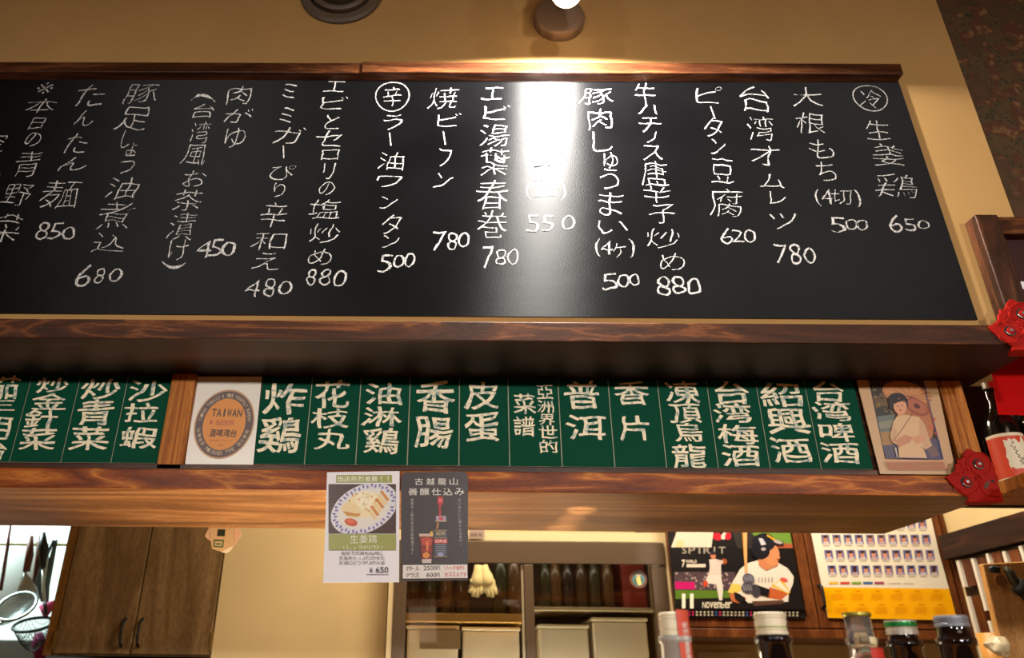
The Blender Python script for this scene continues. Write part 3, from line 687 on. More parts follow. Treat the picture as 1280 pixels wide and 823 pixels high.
# ------------------------------------------------------------------ red face-shaped corner guards
Yg = YL-.005
OUT = [(250, 335), (300, 300), (322, 280), (318, 240), (335, 232), (332, 200), (358, 205), (372, 190), (385, 150), (410, 122), (440, 130), (470, 150), (520, 160), (560, 190), (592, 225), (612, 262), (618, 320), (640, 400), (660, 455), (672, 490), (600, 497), (520, 498), (430, 492), (400, 470), (350, 432), (310, 400), (280, 370)]
cg = empty('corner_guard', (P(1222, 620, Y=Yg).x, Yg, zz(1222, 625, Yg)), 'red face shaped guard screwed on the corner of the lower shelf', 'corner guard', 'red corner guards on the shelf ends')
TG = zoomT(1140, 540, 5.88)
def g3(x, y, lift=0.): return P(*TG(x, y), Y=Yg-lift)
bm = bmesh.new(); prism(bm, [g3(*c) for c in OUT], (0, .0045, 0)); build('plate', bm, M_red, cg, bevel=.0012)
bm = bmesh.new()     # lip folded under the board
a, b, c, d = g3(410, 488), g3(670, 488), g3(610, 528), g3(450, 516)
prism(bm, [a+Vector((0, 0, -.0002)), b+Vector((0, 0, -.0002)), b+Vector((-.012, .03, -.0002)), a+Vector((.012, .03, -.0002))], (0, 0, -.007)); build('lip', bm, M_red, cg, bevel=.001)
def relief(pts, r, n=6):
    bm = bmesh.new(); tube(bm, [g3(x, y, .0004) for x, y in pts], r, n); build('relief', bm, M_red, cg, smooth=True)
def arc(cx, cy, rx, ry, a0, a1, n=14): return [(cx+rx*math.cos(math.radians(a0+(a1-a0)*i/n)), cy+ry*math.sin(math.radians(a0+(a1-a0)*i/n))) for i in range(n+1)]
relief(arc(487, 240, 92, 88, 150, 420), .0011); relief(arc(400, 372, 95, 90, -60, 160), .0011)
relief([(500, 330), (520, 360), (505, 400), (515, 440), (560, 470), (640, 478)], .0013)
relief([(345, 230), (370, 240), (352, 268), (385, 280), (372, 305)], .0010); relief([(380, 180), (405, 200), (400, 235), (430, 250), (440, 290)], .0010)
relief([(300, 320), (330, 300), (350, 320)], .0010); relief([(560, 440), (585, 420), (600, 440), (575, 455)], .0009)
relief([(470, 330), (462, 340), (476, 346), (468, 356)], .0012); relief([(492, 310), (484, 318), (498, 324), (490, 334)], .0012)
def eye(x, y):
    c0 = g3(x, y, 0)
    for nm, prof, m in (('eye_socket', [(.0098, 0), (.0098, -.0012), (.0062, -.0012), (.0062, 0)], M_black), ('eye_disc', [(.0066, 0), (.0066, -.0035), (.0054, -.0042), (.0001, -.0042)], M_red), ('screw', [(.0030, -.0042), (.0030, -.0054), (.0022, -.0060), (.0001, -.0060)], M_steel)):
        bm = bmesh.new(); lathe(bm, prof, c0, 24, 'Y'); build(nm, bm, m, cg, smooth=False)
    bm = bmesh.new(); pts = [c0+Vector((.0082*math.cos(a), -.0022, .0082*math.sin(a))) for a in [math.radians(190+i*10) for i in range(13)]]
    tube(bm, pts, .0011, 6); build('eye_glint', bm, M_steel, cg, smooth=True)
eye(398, 372); eye(486, 240)
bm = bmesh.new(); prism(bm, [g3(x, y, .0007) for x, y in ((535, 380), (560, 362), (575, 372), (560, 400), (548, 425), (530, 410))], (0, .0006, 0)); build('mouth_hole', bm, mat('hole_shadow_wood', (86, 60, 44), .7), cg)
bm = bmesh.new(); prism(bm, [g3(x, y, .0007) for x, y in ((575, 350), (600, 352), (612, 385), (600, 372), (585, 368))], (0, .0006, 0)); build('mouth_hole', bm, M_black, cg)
c2 = copy_tree(cg); dl = P(1236, 408.3, Y=YU-.005)-P(*TG(250, 335), Y=Yg); c2.location = cg.location+dl
tag(c2, 'red face shaped guard on the corner of the upper shelf at the right edge')

# ------------------------------------------------------------------ wall vent and spotlight
vc = P(427, -7, Y=YW)
vt = empty('wall_vent', (vc.x, YW, vc.z-.095), 'round dark grey ringed vent on the wall, cut by the top picture edge', 'vent')
M_vent = mat('grey_brown_plastic', (92, 78, 64), .45)
bm = bmesh.new(); lathe(bm, [(.094, -.0001), (.094, -.006), (.088, -.011), (.074, -.012), (.072, -.006), (.070, -.0001)], vc, 48, 'Y'); build('outer_ring', bm, M_vent, vt)
bm = bmesh.new(); lathe(bm, [(.068, -.0001), (.068, -.018), (.063, -.022), (.056, -.021), (.055, -.004)], vc, 48, 'Y'); build('middle_ring', bm, M_vent, vt)
bm = bmesh.new(); lathe(bm, [(.0545, -.0001), (.0545, -.004), (.0001, -.004)], vc, 48, 'Y'); build('throat', bm, M_black, vt)
bm = bmesh.new(); lathe(bm, [(.046, -.005), (.046, -.026), (.042, -.028), (.040, -.026), (.040, -.005)], vc, 48, 'Y'); build('inner_ring', bm, M_vent, vt)
for k in range(-2, 3):
    hw = math.sqrt(.039**2-(k*.014)**2)
    box('louvre', vc.x-hw, vc.x+hw, YW-.024, YW-.008, vc.z+k*.014-.0015, vc.z+k*.014+.0015, M_vent, vt, bevel=0)
sc_ = P(698, 29, Y=YW)
sl = empty('spotlight', (sc_.x, YW, sc_.z-.055), 'round brown spotlight on the wall above the chalkboard with a glaring bulb', 'lamp')
M_lamp = mat('brown_grey_lacquer', (120, 98, 80), .4)
bm = bmesh.new(); lathe(bm, [(.056, 0), (.056, -.020), (.052, -.026), (.044, -.028), (.0001, -.028)], sc_, 40, 'Y'); build('base', bm, M_lamp, sl)
hd = BULB+Vector((0, .0, .075))
bm = bmesh.new(); tube(bm, [sc_+Vector((0, -.026, .01)), sc_+Vector((.004, -.06, .05)), hd+Vector((0, .05, .01))], .007, 10); build('arm', bm, M_lamp, sl, smooth=True)
bm = bmesh.new(); lathe(bm, [(.0001, .055), (.030, .055), (.040, .02), (.044, -.045), (.041, -.045), (.037, .015), (.0001, .04)], hd, 32); build('lamp_head', bm, M_lamp, sl)
bm = bmesh.new(); lathe(bm, [(.0001, -.032)]+[(.030*math.cos(math.radians(a)), .030*math.sin(math.radians(a))-.002) for a in range(-60, 61, 15)]+[(.0001, .03)], BULB+Vector((0, 0, -.006)), 24)
build('bulb', bm, mat('lit_bulb', (255, 240, 214), .5, emit=(255, 226, 180), estr=12), sl, smooth=True)

# ------------------------------------------------------------------ papers hanging from the back of the shelf
Yh = YLB+.008; TK = zoomT(0, 640, 4.267)
ph = empty('paper_packets', (P(275, 680, Y=Yh).x, Yh, zz(275, 690, Yh)), 'small beige paper packets with green print hanging from the shelf over the cabinet', 'paper')
def shp(nm, pts, Y, col, mm=None):
    bm = bmesh.new(); prism(bm, [P(*TK(x, y), Y=Y) for x, y in pts], (0, .0012, 0)); build(nm, bm, mm or mat(nm+'_paper', col, .7), ph)
shp('front_packet', ((1116, 70), (1242, 70), (1252, 178), (1180, 214), (1130, 198)), Yh, (196, 164, 120))
shp('white_disc', arc(1200, 178, 42, 42, 0, 345, 18), Yh+.003, (220, 206, 178))
shp('left_flap', ((1116, 80), (1092, 132), (1150, 180)), Yh+.0045, (206, 170, 138)); shp('right_flap', ((1235, 70), (1275, 92), (1290, 118), (1250, 180)), Yh+.0045, (206, 164, 132))
q = Pic(Yh, TK); q.poly(((1162, 96), (1202, 96), (1198, 132), (1156, 130)), (36, 44, 30)); q.poly(((1140, 150), (1195, 152), (1190, 192), (1138, 188)), (44, 96, 60)); q.poly(((1147, 157), (1188, 158), (1184, 185), (1144, 182)), (190, 164, 120))
q.line(((1150, 172), (1180, 172)), 6, (44, 96, 60)); q.done('green_print', ph)

# ------------------------------------------------------------------ kitchen: wall cabinet on the left
YC = 2.72
def PX(px, py, Y): return P(px, py, Y=Y).x
struct('wall_kitchen_left', P(271.5, 753, Y=2.72).x+.006, P(485, 740, Y=2.60).x-.012, 2.712, 2.74, 0, ZC, M_kwall, bevel=0)
kc = empty('wall_cabinet', (PX(170, 760, YC), YC, zz(170, 821, YC)), 'brown double door wall cabinet with two black bow handles left of the cream wall', 'cabinet')
z0, z1 = zz(165, 821, YC), 2.30
xl_, xa, xb, xc = PX(72, 742, YC), PX(84.4, 740, YC), PX(178.5, 740, YC), PX(271.5, 753, YC)
box('body', xl_, xc+.004, YC+.004, 3.035, z0, z1, M_cab, kc)
M_jamb = wood('light_jamb', (110, 74, 30), (128, 88, 38), (140, 98, 46), .45, (6, 6, .8), 1.5, bump=.05)
box('side_stile', xl_, xa-.003, YC-.014, YC+.003, z0, z1, M_jamb, kc)
for s_, (x0, x1) in enumerate(((xa, xb-.0022), (xb+.0022, xc))):
    d = box('door', x0, x1, YC-.016, YC+.003, z0+.006, z1-.01, M_cab, kc, bevel=.003)
    hx = PX(157.2, 791, YC) if s_ == 0 else PX(178.2, 791, YC)
    za, zb_ = zz(160, 809, YC), zz(160, 774, YC)
    bm = bmesh.new(); n = 10; tube(bm, [Vector((hx, YC-.017-.022*math.sin(PI*i/n)**.5 if 0 < i < n else YC-.016, za+(zb_-za)*i/n)) for i in range(n+1)], .0048, 8); build('handle', bm, M_black, d, smooth=True)
    hx = x0-.001 if s_ == 0 else x1+.001
    box('hinge', hx-.004, hx+.004, YC-.019, YC-.012, zz(160, 813, YC), zz(160, 790, YC), mat('brass', (170, 140, 80), .4, .8), d, bevel=0)
struct('trim_1', xl_-.0, xc+.01, YC-.01, 3.035, z0-.05, z0-.012, M_black, bevel=0)

# scullery seen past the cabinet: rail with utensils
YR = 3.15; M_chrome = mat('chrome_wire', (170, 186, 188), .25, .9)
rl = empty('utensil_rail', (PX(40, 681, YR), YR, zz(40, 681, YR)), 'yellowish rail with hooks where the kitchen tools hang, by the left edge', 'rail')
bm = bmesh.new(); tube(bm, [(xl_-1.0, YR, zz(40, 681, YR)), (xl_+.03, YR, zz(40, 681, YR))], .006, 8); build('bar', bm, mat('brass_rail', (176, 172, 90), .4), rl)
for hx_ in (13, 37, 46, 55, 70):
    bm = bmesh.new(); c0 = P(hx_, 681, Y=YR); tube(bm, [c0+Vector((.0, -.010*math.cos(a), .010*math.sin(a)+.004)) for a in [math.radians(200-i*30) for i in range(9)]], .0018, 6); build('hook', bm, M_chrome, rl, smooth=True)
def tool(name, label, parts, cat='utensil'):
    t = empty(name, P(*TK(*parts[0][1][0]), Y=YR-.03), label, cat, 'cooking tools hanging on the scullery rail')
    for nm, pts, r, m, yo in parts:
        bm = bmesh.new(); tube(bm, [P(*TK(x, y), Y=YR-yo) for x, y in pts], r, 8); build(nm, bm, m, t, smooth=True)
    return t
M_brown = mat('brown_handle', (110, 56, 40), .5); M_darkpl = mat('black_plastic', (34, 38, 46), .4); M_pale = mat('pale_steel', (200, 210, 210), .3, .6); M_grey = mat('grey_plastic', (84, 104, 112), .4)
t = tool('cooking_chopsticks', 'thin dark brown stick hanging at the left picture edge', [('stick', [(56, 60), (40, 190), (4, 420)], .007, M_brown, .03)])
t = tool('turner', 'steel turner with reddish brown handle hanging second from left', [('handle', [(165, 130), (158, 230), (140, 320)], [.010, .016, .014], M_brown, .03), ('shaft', [(138, 322), (100, 420)], .006, M_pale, .03)])
bm = bmesh.new(); prism(bm, [P(*TK(x, y), Y=YR-.03) for x, y in ((120, 330), (150, 335), (200, 420), (205, 470), (90, 470), (92, 420))], (0, .003, 0)); build('blade', bm, M_pale, t)
t = tool('wooden_spatula', 'narrow brown handled spatula hanging behind the black ladle', [('handle', [(212, 130), (204, 260), (176, 430)], [.009, .012, .008], M_brown, .0)])
t = tool('ladle', 'ladle with thick black handle and thin steel shaft in the bright scullery', [('handle', [(232, 110), (230, 200), (230, 300)], [.008, .022, .010], M_darkpl, .09), ('shaft', [(230, 300), (232, 420), (242, 545)], .006, M_pale, .09)])
t = tool('tongs', 'dark grey curved tongs hanging nearest to the wall cabinet', [('arm', [(300, 150), (275, 260), (252, 400), (248, 540)], [.007, .012, .010, .006], M_grey, .02), ('arm', [(285, 150), (240, 250), (205, 370), (225, 480)], [.006, .010, .012, .006], M_grey, .03)])
def net(name, label, cx, cy, rx, ry, depth, m, handle=None, mesh=True, rim=.006):
    """round wire strainer: rim lies in the tilted ellipse seen in the photo, bowl sinks below it"""
    c0 = P(*TK(cx, cy), Y=YR-.12); R = (P(*TK(cx+rx, cy), Y=YR-.12)-c0).length; til = ry/rx
    t = empty(name, c0, label, 'strainer', 'cooking tools hanging on the scullery rail')
    U = Vector((1, 0, .0)); V = Vector((0, math.sqrt(max(0, 1-til*til*.8)), til)).normalized()
    N = U.cross(V).normalized()
    if N.z > 0: N = -N
    bm = bmesh.new(); tube(bm, [c0+(U*math.cos(2*PI*i/32)+V*math.sin(2*PI*i/32))*R for i in range(32)], rim, 8, True); build('rim', bm, m, t, smooth=True)
    bm = bmesh.new()
    for k in range(-7, 8):
        s0 = k/8.; w_ = math.sqrt(1-s0*s0)
        for swap in (0, 1):
            pts = []
            for i in range(9):
                s1 = w_*(-1+2*i/8); a, b = (s0, s1) if not swap else (s1, s0)
                pts.append(c0+(U*a+V*b)*R+N*depth*(1-a*a-b*b))
            tube(bm, pts, .0011, 4)
    o = build('wire_mesh', bm, m, t); o['kind'] = 'stuff'
    if handle:
        bm = bmesh.new(); tube(bm, [P(*TK(x, y), Y=YR-.1) for x, y in handle], .006, 8); build('handle', bm, m, t, smooth=True)
    return t
net('skimmer', 'large round wire skimmer at the left picture edge', 88, 505, 96, 80, .03, M_chrome, [(20, 585), (-40, 620)])
net('strainer', 'dark deep strainer with steel rim hanging under the skimmer', 178, 602, 96, 42, .10, mat('dark_wire', (60, 66, 68), .4, .5), [(245, 545), (240, 480)])
bm = bmesh.new(); c0 = P(*TK(10, 350), Y=YR+.2); lathe(bm, [(.0001, -.03), (.12, -.028), (.2, 0), (.2, .006), (.12, -.02), (.0001, -.022)], c0, 40, 'Y'); o = build('wok_lid', bm, mat('white_enamel', (225, 232, 230), .3), smooth=True); tag(o, 'big white round wok lid leaning behind the hanging tools', 'lid')  # white wok lid behind the hanging tools
bm = bmesh.new(); tube(bm, [P(*TK(x, y), Y=YR-.05) for x, y in ((222, 500), (245, 540), (268, 500), (292, 488))], [.012, .022, .02, .012], 8); o = build('pink_sponge', bm, mat('pink_foam', (226, 90, 150), .8), smooth=True); tag(o, 'pink sponge stuck behind the strainer rim', 'sponge')
bm = bmesh.new(); tube(bm, [P(*TK(x, y), Y=YR+.06) for x, y in ((205, 650), (208, 700), (215, 790))], [.016, .028, .02], 8); o = build('magenta_cloth', bm, mat('magenta_fabric', (130, 24, 84), .8), smooth=True); tag(o, 'dark magenta cloth hanging below the strainer', 'cloth')
bm = bmesh.new(); bx(bm, xl_-.9, xl_-.08, 3.25, 3.7, .6, zz(20, 800, 3.25)); o = build('steel_cabinet', bm, mat('grey_steel', (130, 136, 132), .4, .3), bevel=.004); tag(o, 'grey steel kitchen cabinet behind the hanging tools', 'cabinet')

# ------------------------------------------------------------------ glass fronted refrigerator
YF = 2.60; TF = zoomT(480, 640, 3.556)
def fx(x, y, dy=0.): return P(*TF(x, y), Y=YF+dy).x
def fz(y, x=600, dy=0.): return P(*TF(x, y), Y=YF+dy).z
fr = empty('refrigerator', (fx(640, 400), YF, 0), 'cream glass fronted refrigerator with brown sliding door frames behind the dark poster', 'refrigerator')
M_cream = mat('cream_enamel', (208, 188, 148), .4); M_frame = mat('brown_grey_aluminium', (86, 68, 50), .45, .2); M_inner = mat('refrigerator_liner', (150, 134, 110), .5)
FX0, FX1 = fx(18, 400), fx(1266, 250); FZ1 = fz(88)
bm = bmesh.new()
bx(bm, FX0, FX0+.03, YF, 3.02, 0, FZ1); bx(bm, FX1-.03, FX1, YF, 3.02, 0, FZ1); bx(bm, FX0+.03, FX1-.03, YF, 3.02, fz(130), FZ1); bx(bm, FX0+.03, FX1-.03, 2.99, 3.02, 0, fz(130)); bx(bm, FX0+.03, FX1-.03, YF, 2.99, 0, .25)
build('body', bm, M_cream, fr)
hx0, hx1 = fx(42, 400), fx(1240, 180)
box('header', FX0+.012, FX1-.012, YF-.012, YF-.001, fz(232), fz(134), M_frame, fr, bevel=.002)
gx0, gm0, gm1, gx1 = fx(97, 450), fx(626, 450), fx(668, 450), fx(1200, 400)
zt_, zb2 = fz(236), .25
box('left_stile', hx0, gx0, YF-.006, YF+.02, zb2, zt_, M_frame, fr, bevel=.002)
box('centre_stile', gm0, gm1, YF-.010, YF+.03, zb2, zt_, M_frame, fr, bevel=.002)
box('centre_edge', gm0-.008, gm0-.001, YF+.004, YF+.03, zb2, zt_, mat('pale_aluminium', (190, 176, 150), .35, .4), fr, bevel=.001)
box('right_stile', gx1, FX1-.012, YF-.006, YF+.02, zb2, zt_, M_frame, fr, bevel=.002)
M_glass = glassmat('door_glass', (236, 234, 226), .03, .02)
lamp('refrigerator_fill', 'AREA', ((FX0+FX1)/2, YF+.034, fz(136)-.004), .8, (1, .92, .78), .7, ((FX0+FX1)/2, YF+.15, 1.2), sizey=.02)  # added fill light near the door, lighting the shelf fronts
lamp('refrigerator_low_fill', 'AREA', ((FX0+FX1)/2, YF+.034, 1.14), 3.8, (1, .93, .80), .7, ((FX0+FX1)/2, YF+.12, 1.6), sizey=.02)  # added fill light brightening the crates under the shelves
for nm, a, b, dy in (('glass_door', gx0, gm0-.009, .006), ('glass_door', gm1, gx1, .016)): box(nm, a, b, YF+dy, YF+dy+.004, zb2, zt_, M_glass, fr, bevel=0)
box('inner_lining', FX0+.031, FX1-.031, 2.975, 2.988, .26, fz(130)-.002, mat('dark_liner', (70, 52, 34), .6), fr, bevel=0)
M_shelfw = mat('shelf_wood_edge', (206, 158, 84), .5)
zs1 = P(*TF(350, 490), Y=YF+.05).z; box('shelf', FX0+.032, gm0, YF+.05, 2.97, zs1, P(*TF(350, 452), Y=YF+.05).z, M_shelfw, fr)
zs2 = P(*TF(900, 440), Y=YF+.07).z; box('shelf', gm1, FX1-.032, YF+.07, 2.97, zs2, P(*TF(900, 424), Y=YF+.07).z, mat('pale_shelf', (196, 178, 140), .5), fr)
# things in the refrigerator
cols = [((58, 44, 28), 'dark brown'), ((46, 50, 32), 'dark green'), ((84, 60, 36), 'amber'), ((38, 30, 28), 'black')]
def fbottle(x, y_, zb, m, lab, r=.0245, h=.26, grp='bottles on the refrigerator shelves'):
    bm = bmesh.new(); lathe(bm, [(.0001, 0), (r, 0), (r, h*.55), (r*.75, h*.68), (r*.38, h*.78), (r*.36, h), (.0001, h)], (x, y_, zb), 16); o = build('chilled_bottle', bm, m, smooth=True); tag(o, lab, 'bottle', grp); return o
zsh = P(*TF(350, 452), Y=YF+.05).z; zsh2 = P(*TF(900, 424), Y=YF+.07).z
words = ['first', 'second', 'third', 'fourth', 'fifth', 'sixth']
for i, zx in enumerate((130, 205, 275, 345, 520, 580)):
    c, nm = cols[i % 3]; fbottle(fx(zx, 420, .14), YF+.14, zsh+.0005, mat('chilled_glass_%d' % (i % 3), c, .25), '%s bottle behind the left glass door, %s from the left stile' % (nm, words[i]))
for i, zx in enumerate((720, 765, 820, 880, 940, 1000)):
    c, nm = cols[(i+1) % 4]; fbottle(fx(zx, 400, .16), YF+.16, zsh2+.0005, mat('chilled_dark_glass_%d' % ((i+1) % 4), c, .25), '%s bottle behind the right glass door, %s from the centre stile' % (nm, words[i]), .022, .2)
bm = bmesh.new(); bx(bm, fx(1060, 350, .15), fx(1165, 350, .15), YF+.15, YF+.3, zsh2+.0005, zsh2+.2); o = build('red_carton', bm, mat('red_card', (120, 30, 24), .5), bevel=.002); tag(o, 'dark red carton behind the right glass door', 'carton')
M_wbox = mat('white_plastic', (232, 218, 192), .5)
for x0, x1, zt2, l in ((105, 330, 505, 'left pale crate added as room reflection under the left refrigerator shelf'), (350, 600, 512, 'right pale crate added as room reflection under the left refrigerator shelf'), (690, 905, 500, 'left pale crate added as room reflection under the right refrigerator shelf'), (925, 1165, 470, 'right pale crate added as room reflection under the right refrigerator shelf')):  # pale crates put in for the room's reflection in the glass
    c0 = P(*TF(x0, zt2), Y=YF+.10); c1 = P(*TF(x1, zt2), Y=YF+.10)
    t = empty('reflection_crate', ((c0.x+c1.x)/2, YF+.10, 1.13), l, 'crate', 'pale crates added as room reflection')
    bm = bmesh.new(); bx(bm, c0.x, c1.x, YF+.10, YF+.34, 1.13, c0.z-.012); build('box', bm, M_wbox, t, bevel=.006)
    bm = bmesh.new(); bx(bm, c0.x-.004, c1.x+.004, YF+.096, YF+.344, c0.z-.011, c0.z); build('rim', bm, M_wbox, t, bevel=.003)
box('lower_rack', FX0+.032, FX1-.032, YF+.06, 2.97, 1.10, 1.128, M_inner, fr)
c0 = P(*TF(160, 525), Y=YF+.09); c1 = P(*TF(340, 612), Y=YF+.09)
bm = bmesh.new(); bx(bm, c0.x, c1.x, YF+.088, YF+.0955, c1.z, c0.z); o = build('brown_notice', bm, mat('brown_notice', (150, 128, 96), .6)); tag(o, 'brown square notice on the left pale crate', 'notice')
# white cotton gloves hanging in the left door
Yv = YF-.03
gl = empty('white_gloves', P(*TF(440, 310), Y=Yv), 'pair of cream cotton gloves hanging in front of the left glass door', 'gloves')
M_cot = mat('cream_cotton', (206, 190, 136), .9, bump=.3, scale=200)
def glove(dx, sgn):
    bm = bmesh.new()
    rings = [(430+dx*.6, 238, .013), (431+dx*.8, 262, .015), (434+dx, 290, .021), (436+dx+sgn*5, 318, .023), (437+dx+sgn*7, 330, .014)]
    tube(bm, [P(*TF(x, y), Y=Yv) for x, y, r in rings], [r for _, _, r in rings], 12); build('palm', bm, M_cot, gl, smooth=True)
    for k, (ox_, ln) in enumerate(((-20, 360), (-7, 376), (7, 380), (20, 366))):
        x0 = 437+dx+sgn*7
        bm = bmesh.new(); tube(bm, [P(*TF(x0+ox_*.75, 318), Y=Yv-.001*k), P(*TF(x0+sgn*4+ox_, 342), Y=Yv-.001*k), P(*TF(x0+sgn*8+ox_*1.15, ln), Y=Yv-.001*k), P(*TF(x0+sgn*8+ox_*1.15, ln+3), Y=Yv-.001*k)], [.0085, .0092, .0075, .003], 8); build('finger', bm, M_cot, gl, smooth=True)
    bm = bmesh.new(); x0 = 434+dx; s2 = sgn
    tube(bm, [P(*TF(x0, 285), Y=Yv-.004), P(*TF(x0+s2*26, 312), Y=Yv-.004), P(*TF(x0+s2*34, 334), Y=Yv-.004), P(*TF(x0+s2*35, 338), Y=Yv-.004)], [.009, .010, .008, .003], 8); build('thumb', bm, M_cot, gl, smooth=True)
glove(-16, -1); glove(22, 1)
st = P(*TF(1130, 300), Y=YF+.0155)
bm = bmesh.new(); lathe(bm, [(.0001, 0), (.029, 0), (.029, -.001), (.0001, -.001)], st, 32, 'Y'); o = build('round_sticker', bm, mat('sticker_rim', (110, 70, 50), .4)); tag(o, 'round sticker with a teal centre on the right glass door', 'sticker')
q = Pic(YF+.0145, TF); q.ell(1131, 302, 27, 28, (76, 130, 140)); q.ell(1131, 308, 20, 15, (70, 100, 70)); q.poly(((1126, 285), (1138, 290), (1145, 325), (1130, 328), (1120, 300)), (226, 200, 120)); q.ell(1131, 284, 12, 5, (220, 190, 150))
so = q.done('sticker_print', o)
sl2 = P(*TF(412, 106), Y=YF-.014)
bm = bmesh.new(); bx(bm, fx(378, 106), fx(446, 106), YF-.0135, YF-.0125, fz(124), fz(86)); o = build('paper_label', bm, mat('grey_label', (150, 128, 118), .6)); tag(o, 'small grey label on the refrigerator top strip beside the dark poster', 'label')
q = Pic(YF-.0135, TF); q.row('冷蔵庫', 382, 442, 106, 12, (84, 70, 64)) if False else q.rect(384, 96, 414, 110, (110, 90, 84)); q.rect(420, 96, 436, 110, (110, 90, 84), False); q.done('label_print', o)

# ------------------------------------------------------------------ cabinet with the two calendars
YK = 2.57; TR = zoomT(800, 640, 2.667)
kz0, kz1 = zz(1000, 799, YK), 2.35
kx0, kxm, kx1 = PX(841, 730, YK), PX(1014, 740, YK), XS-.002
wc = empty('wooden_cabinet', ((kx0+kx1)/2, YK, kz0), 'reddish brown wall cabinet behind the two calendars', 'cabinet')
box('body', kx0, kx1, YK+.004, 3.035, kz0, kz1, M_cab2, wc)
box('bottom_rail', kx0, kx1, YK-.022, YK+.003, kz0, zz(1000, 787.5, YK), M_cab2, wc, bevel=.002)
for s_, (a, b) in enumerate(((kx0, kxm-.002), (kxm+.002, PX(1182, 700, YK)))):
    zb3 = zz(1000, 786, YK); t = box('door', a+.035, b-.035, YK-.006, YK+.003, zb3+.035, kz1-.05, M_cab2, wc, bevel=.001)
    for nm, (q0, q1, q2, q3) in (('door_stile', (a, a+.034, zb3, kz1)), ('door_stile', (b-.034, b, zb3, kz1)), ('door_rail', (a+.0345, b-.0345, zb3, zb3+.034)), ('door_rail', (a+.0345, b-.0345, kz1-.05, kz1))): box(nm, q0, q1, YK-.018, YK+.003, q2, q3, M_cab2, t, bevel=.002)
    if s_ == 1:
        bm = bmesh.new(); hx = a+.016; n = 10; za, zb_ = zz(1027, 762, YK), zz(1027, 733, YK)
        tube(bm, [Vector((hx, YK-.019-(.022 if 0 < i < n else 0), za+(zb_-za)*i/n)) for i in range(n+1)], .005, 8); build('handle', bm, M_black, t, smooth=True)
box('end_post', PX(1183, 700, YK)+.002, kx1, YK-.022, YK+.003, zz(1000, 787, YK), kz1, M_cab2, wc, bevel=.002)
# batter calendar
YN = YK-.024; TC = zoomT(830, 660, 6.737)
ca = empty('batter_calendar', P(*TC(640, 762), Y=YN), 'November calendar with a helmeted baseball batter in white, left of the portrait calendar', 'calendar')
def calp(T_, c, nm, m, par, Y): return sheet(nm, [T_(*k) for k in c], Y, m, par, .003)
calp(TC, ((-2, -280), (1006, -280), (1195, 766), (100, 758)), 'sheets', mat('black_calendar_paper', (20, 16, 17), .35), ca, YN)
q = Pic(YN, TC)
q.poly(((25, -60), (560, -60), (590, 0), (640, 160), (50, 165), (34, 40)), (24, 20, 20)); q.poly(((105, 40), (60, 165), (400, 165), (415, 40), (380, -60), (150, -60)), (214, 198, 180)); q.poly(((110, 110), (160, 105), (170, 160), (90, 165)), (222, 190, 140))
q.ell(450, 75, 40, 32, (196, 30, 50), .3); q.ell(505, 70, 22, 32, (220, 200, 190), .5); q.ell(540, 72, 26, 32, (196, 30, 50), .3)
q.poly(((560, 0), (1050, 0), (1090, 175), (620, 175)), (48, 42, 40)); q.poly(((735, 0), (1055, 0), (1078, 135), (930, 130), (750, 60)), (104, 140, 54)); q.poly(((940, 128), (1078, 134), (1086, 172), (930, 172)), (168, 84, 56))
q.row('SPIRIT', 140, 520, 190, 56, (150, 140, 130), .03); q.row('RIT', 400, 600, 190, 44, (92, 84, 80), .03) if False else None
q.rect(85, 372, 600, 525, (78, 60, 66)); q.lift += q.step
for i in range(60):
    x, y = 95+random.random()*500, 380+random.random()*135; q.ell(x, y, 8, 10, random.choice(((150, 120, 120), (110, 88, 96), (180, 160, 158), (60, 44, 50))), n=7, layer=False)
q.poly(((92, 455), (258, 458), (262, 520), (96, 518)), (190, 24, 104)); q.poly(((94, 525), (600, 530), (600, 600), (98, 640)), (86, 116, 36)); q.poly(((98, 600), (600, 590), (640, 745), (106, 745)), (24, 20, 20))
q.row('7', 148, 178, 302, 60, (226, 214, 196), .04); q.row('WORLD', 184, 276, 284, 24, (216, 204, 186), .04); q.row('SERIES', 190, 350, 320, 28, (216, 204, 186), .04) if False else q.rect(190, 306, 350, 334, (206, 194, 178))
# small pitcher
q.ell(414, 238, 22, 26, (196, 120, 84)); q.ell(414, 215, 26, 15, (40, 36, 44)); q.poly(((380, 268), (440, 262), (480, 300), (482, 410), (370, 412), (386, 340)), (206, 190, 182)); q.poly(((370, 400), (480, 400), (498, 520), (490, 612), (465, 612), (440, 480), (380, 470), (345, 500), (335, 480)), (218, 204, 194))
q.ell(505, 285, 26, 24, (150, 76, 40)); q.ell(350, 472, 20, 26, (196, 70, 44)); q.poly(((440, 265), (500, 280), (490, 310), (450, 300)), (200, 184, 176))
# batter
q.poly(((600, 420), (640, 350), (700, 300), (790, 275), (960, 295), (1040, 340), (1092, 410), (1088, 470), (1050, 560), (1045, 640), (740, 660), (620, 560), (536, 545), (570, 470)), (222, 210, 198))
q.poly(((536, 545), (575, 468), (645, 480), (650, 530), (600, 560)), (228, 190, 90)); q.poly(((548, 560), (600, 545), (690, 590), (640, 640), (570, 620)), (186, 104, 60)); q.poly(((890, 500), (1050, 555), (985, 610), (860, 590)), (190, 92, 48)); q.poly(((900, 490), (990, 430), (1066, 545), (1048, 560)), (228, 180, 60)); q.poly(((925, 478), (975, 448), (1055, 540), (1040, 548)), (226, 214, 200))
q.ell(1010, 440, 34, 18, (206, 84, 76), .3); q.row('HAWKS', 790, 940, 440, 46, (84, 78, 84), .01) if False else [q.line(((800+i*28, 420), (796+i*28, 462)), 7, (120, 112, 116)) for i in range(5)]
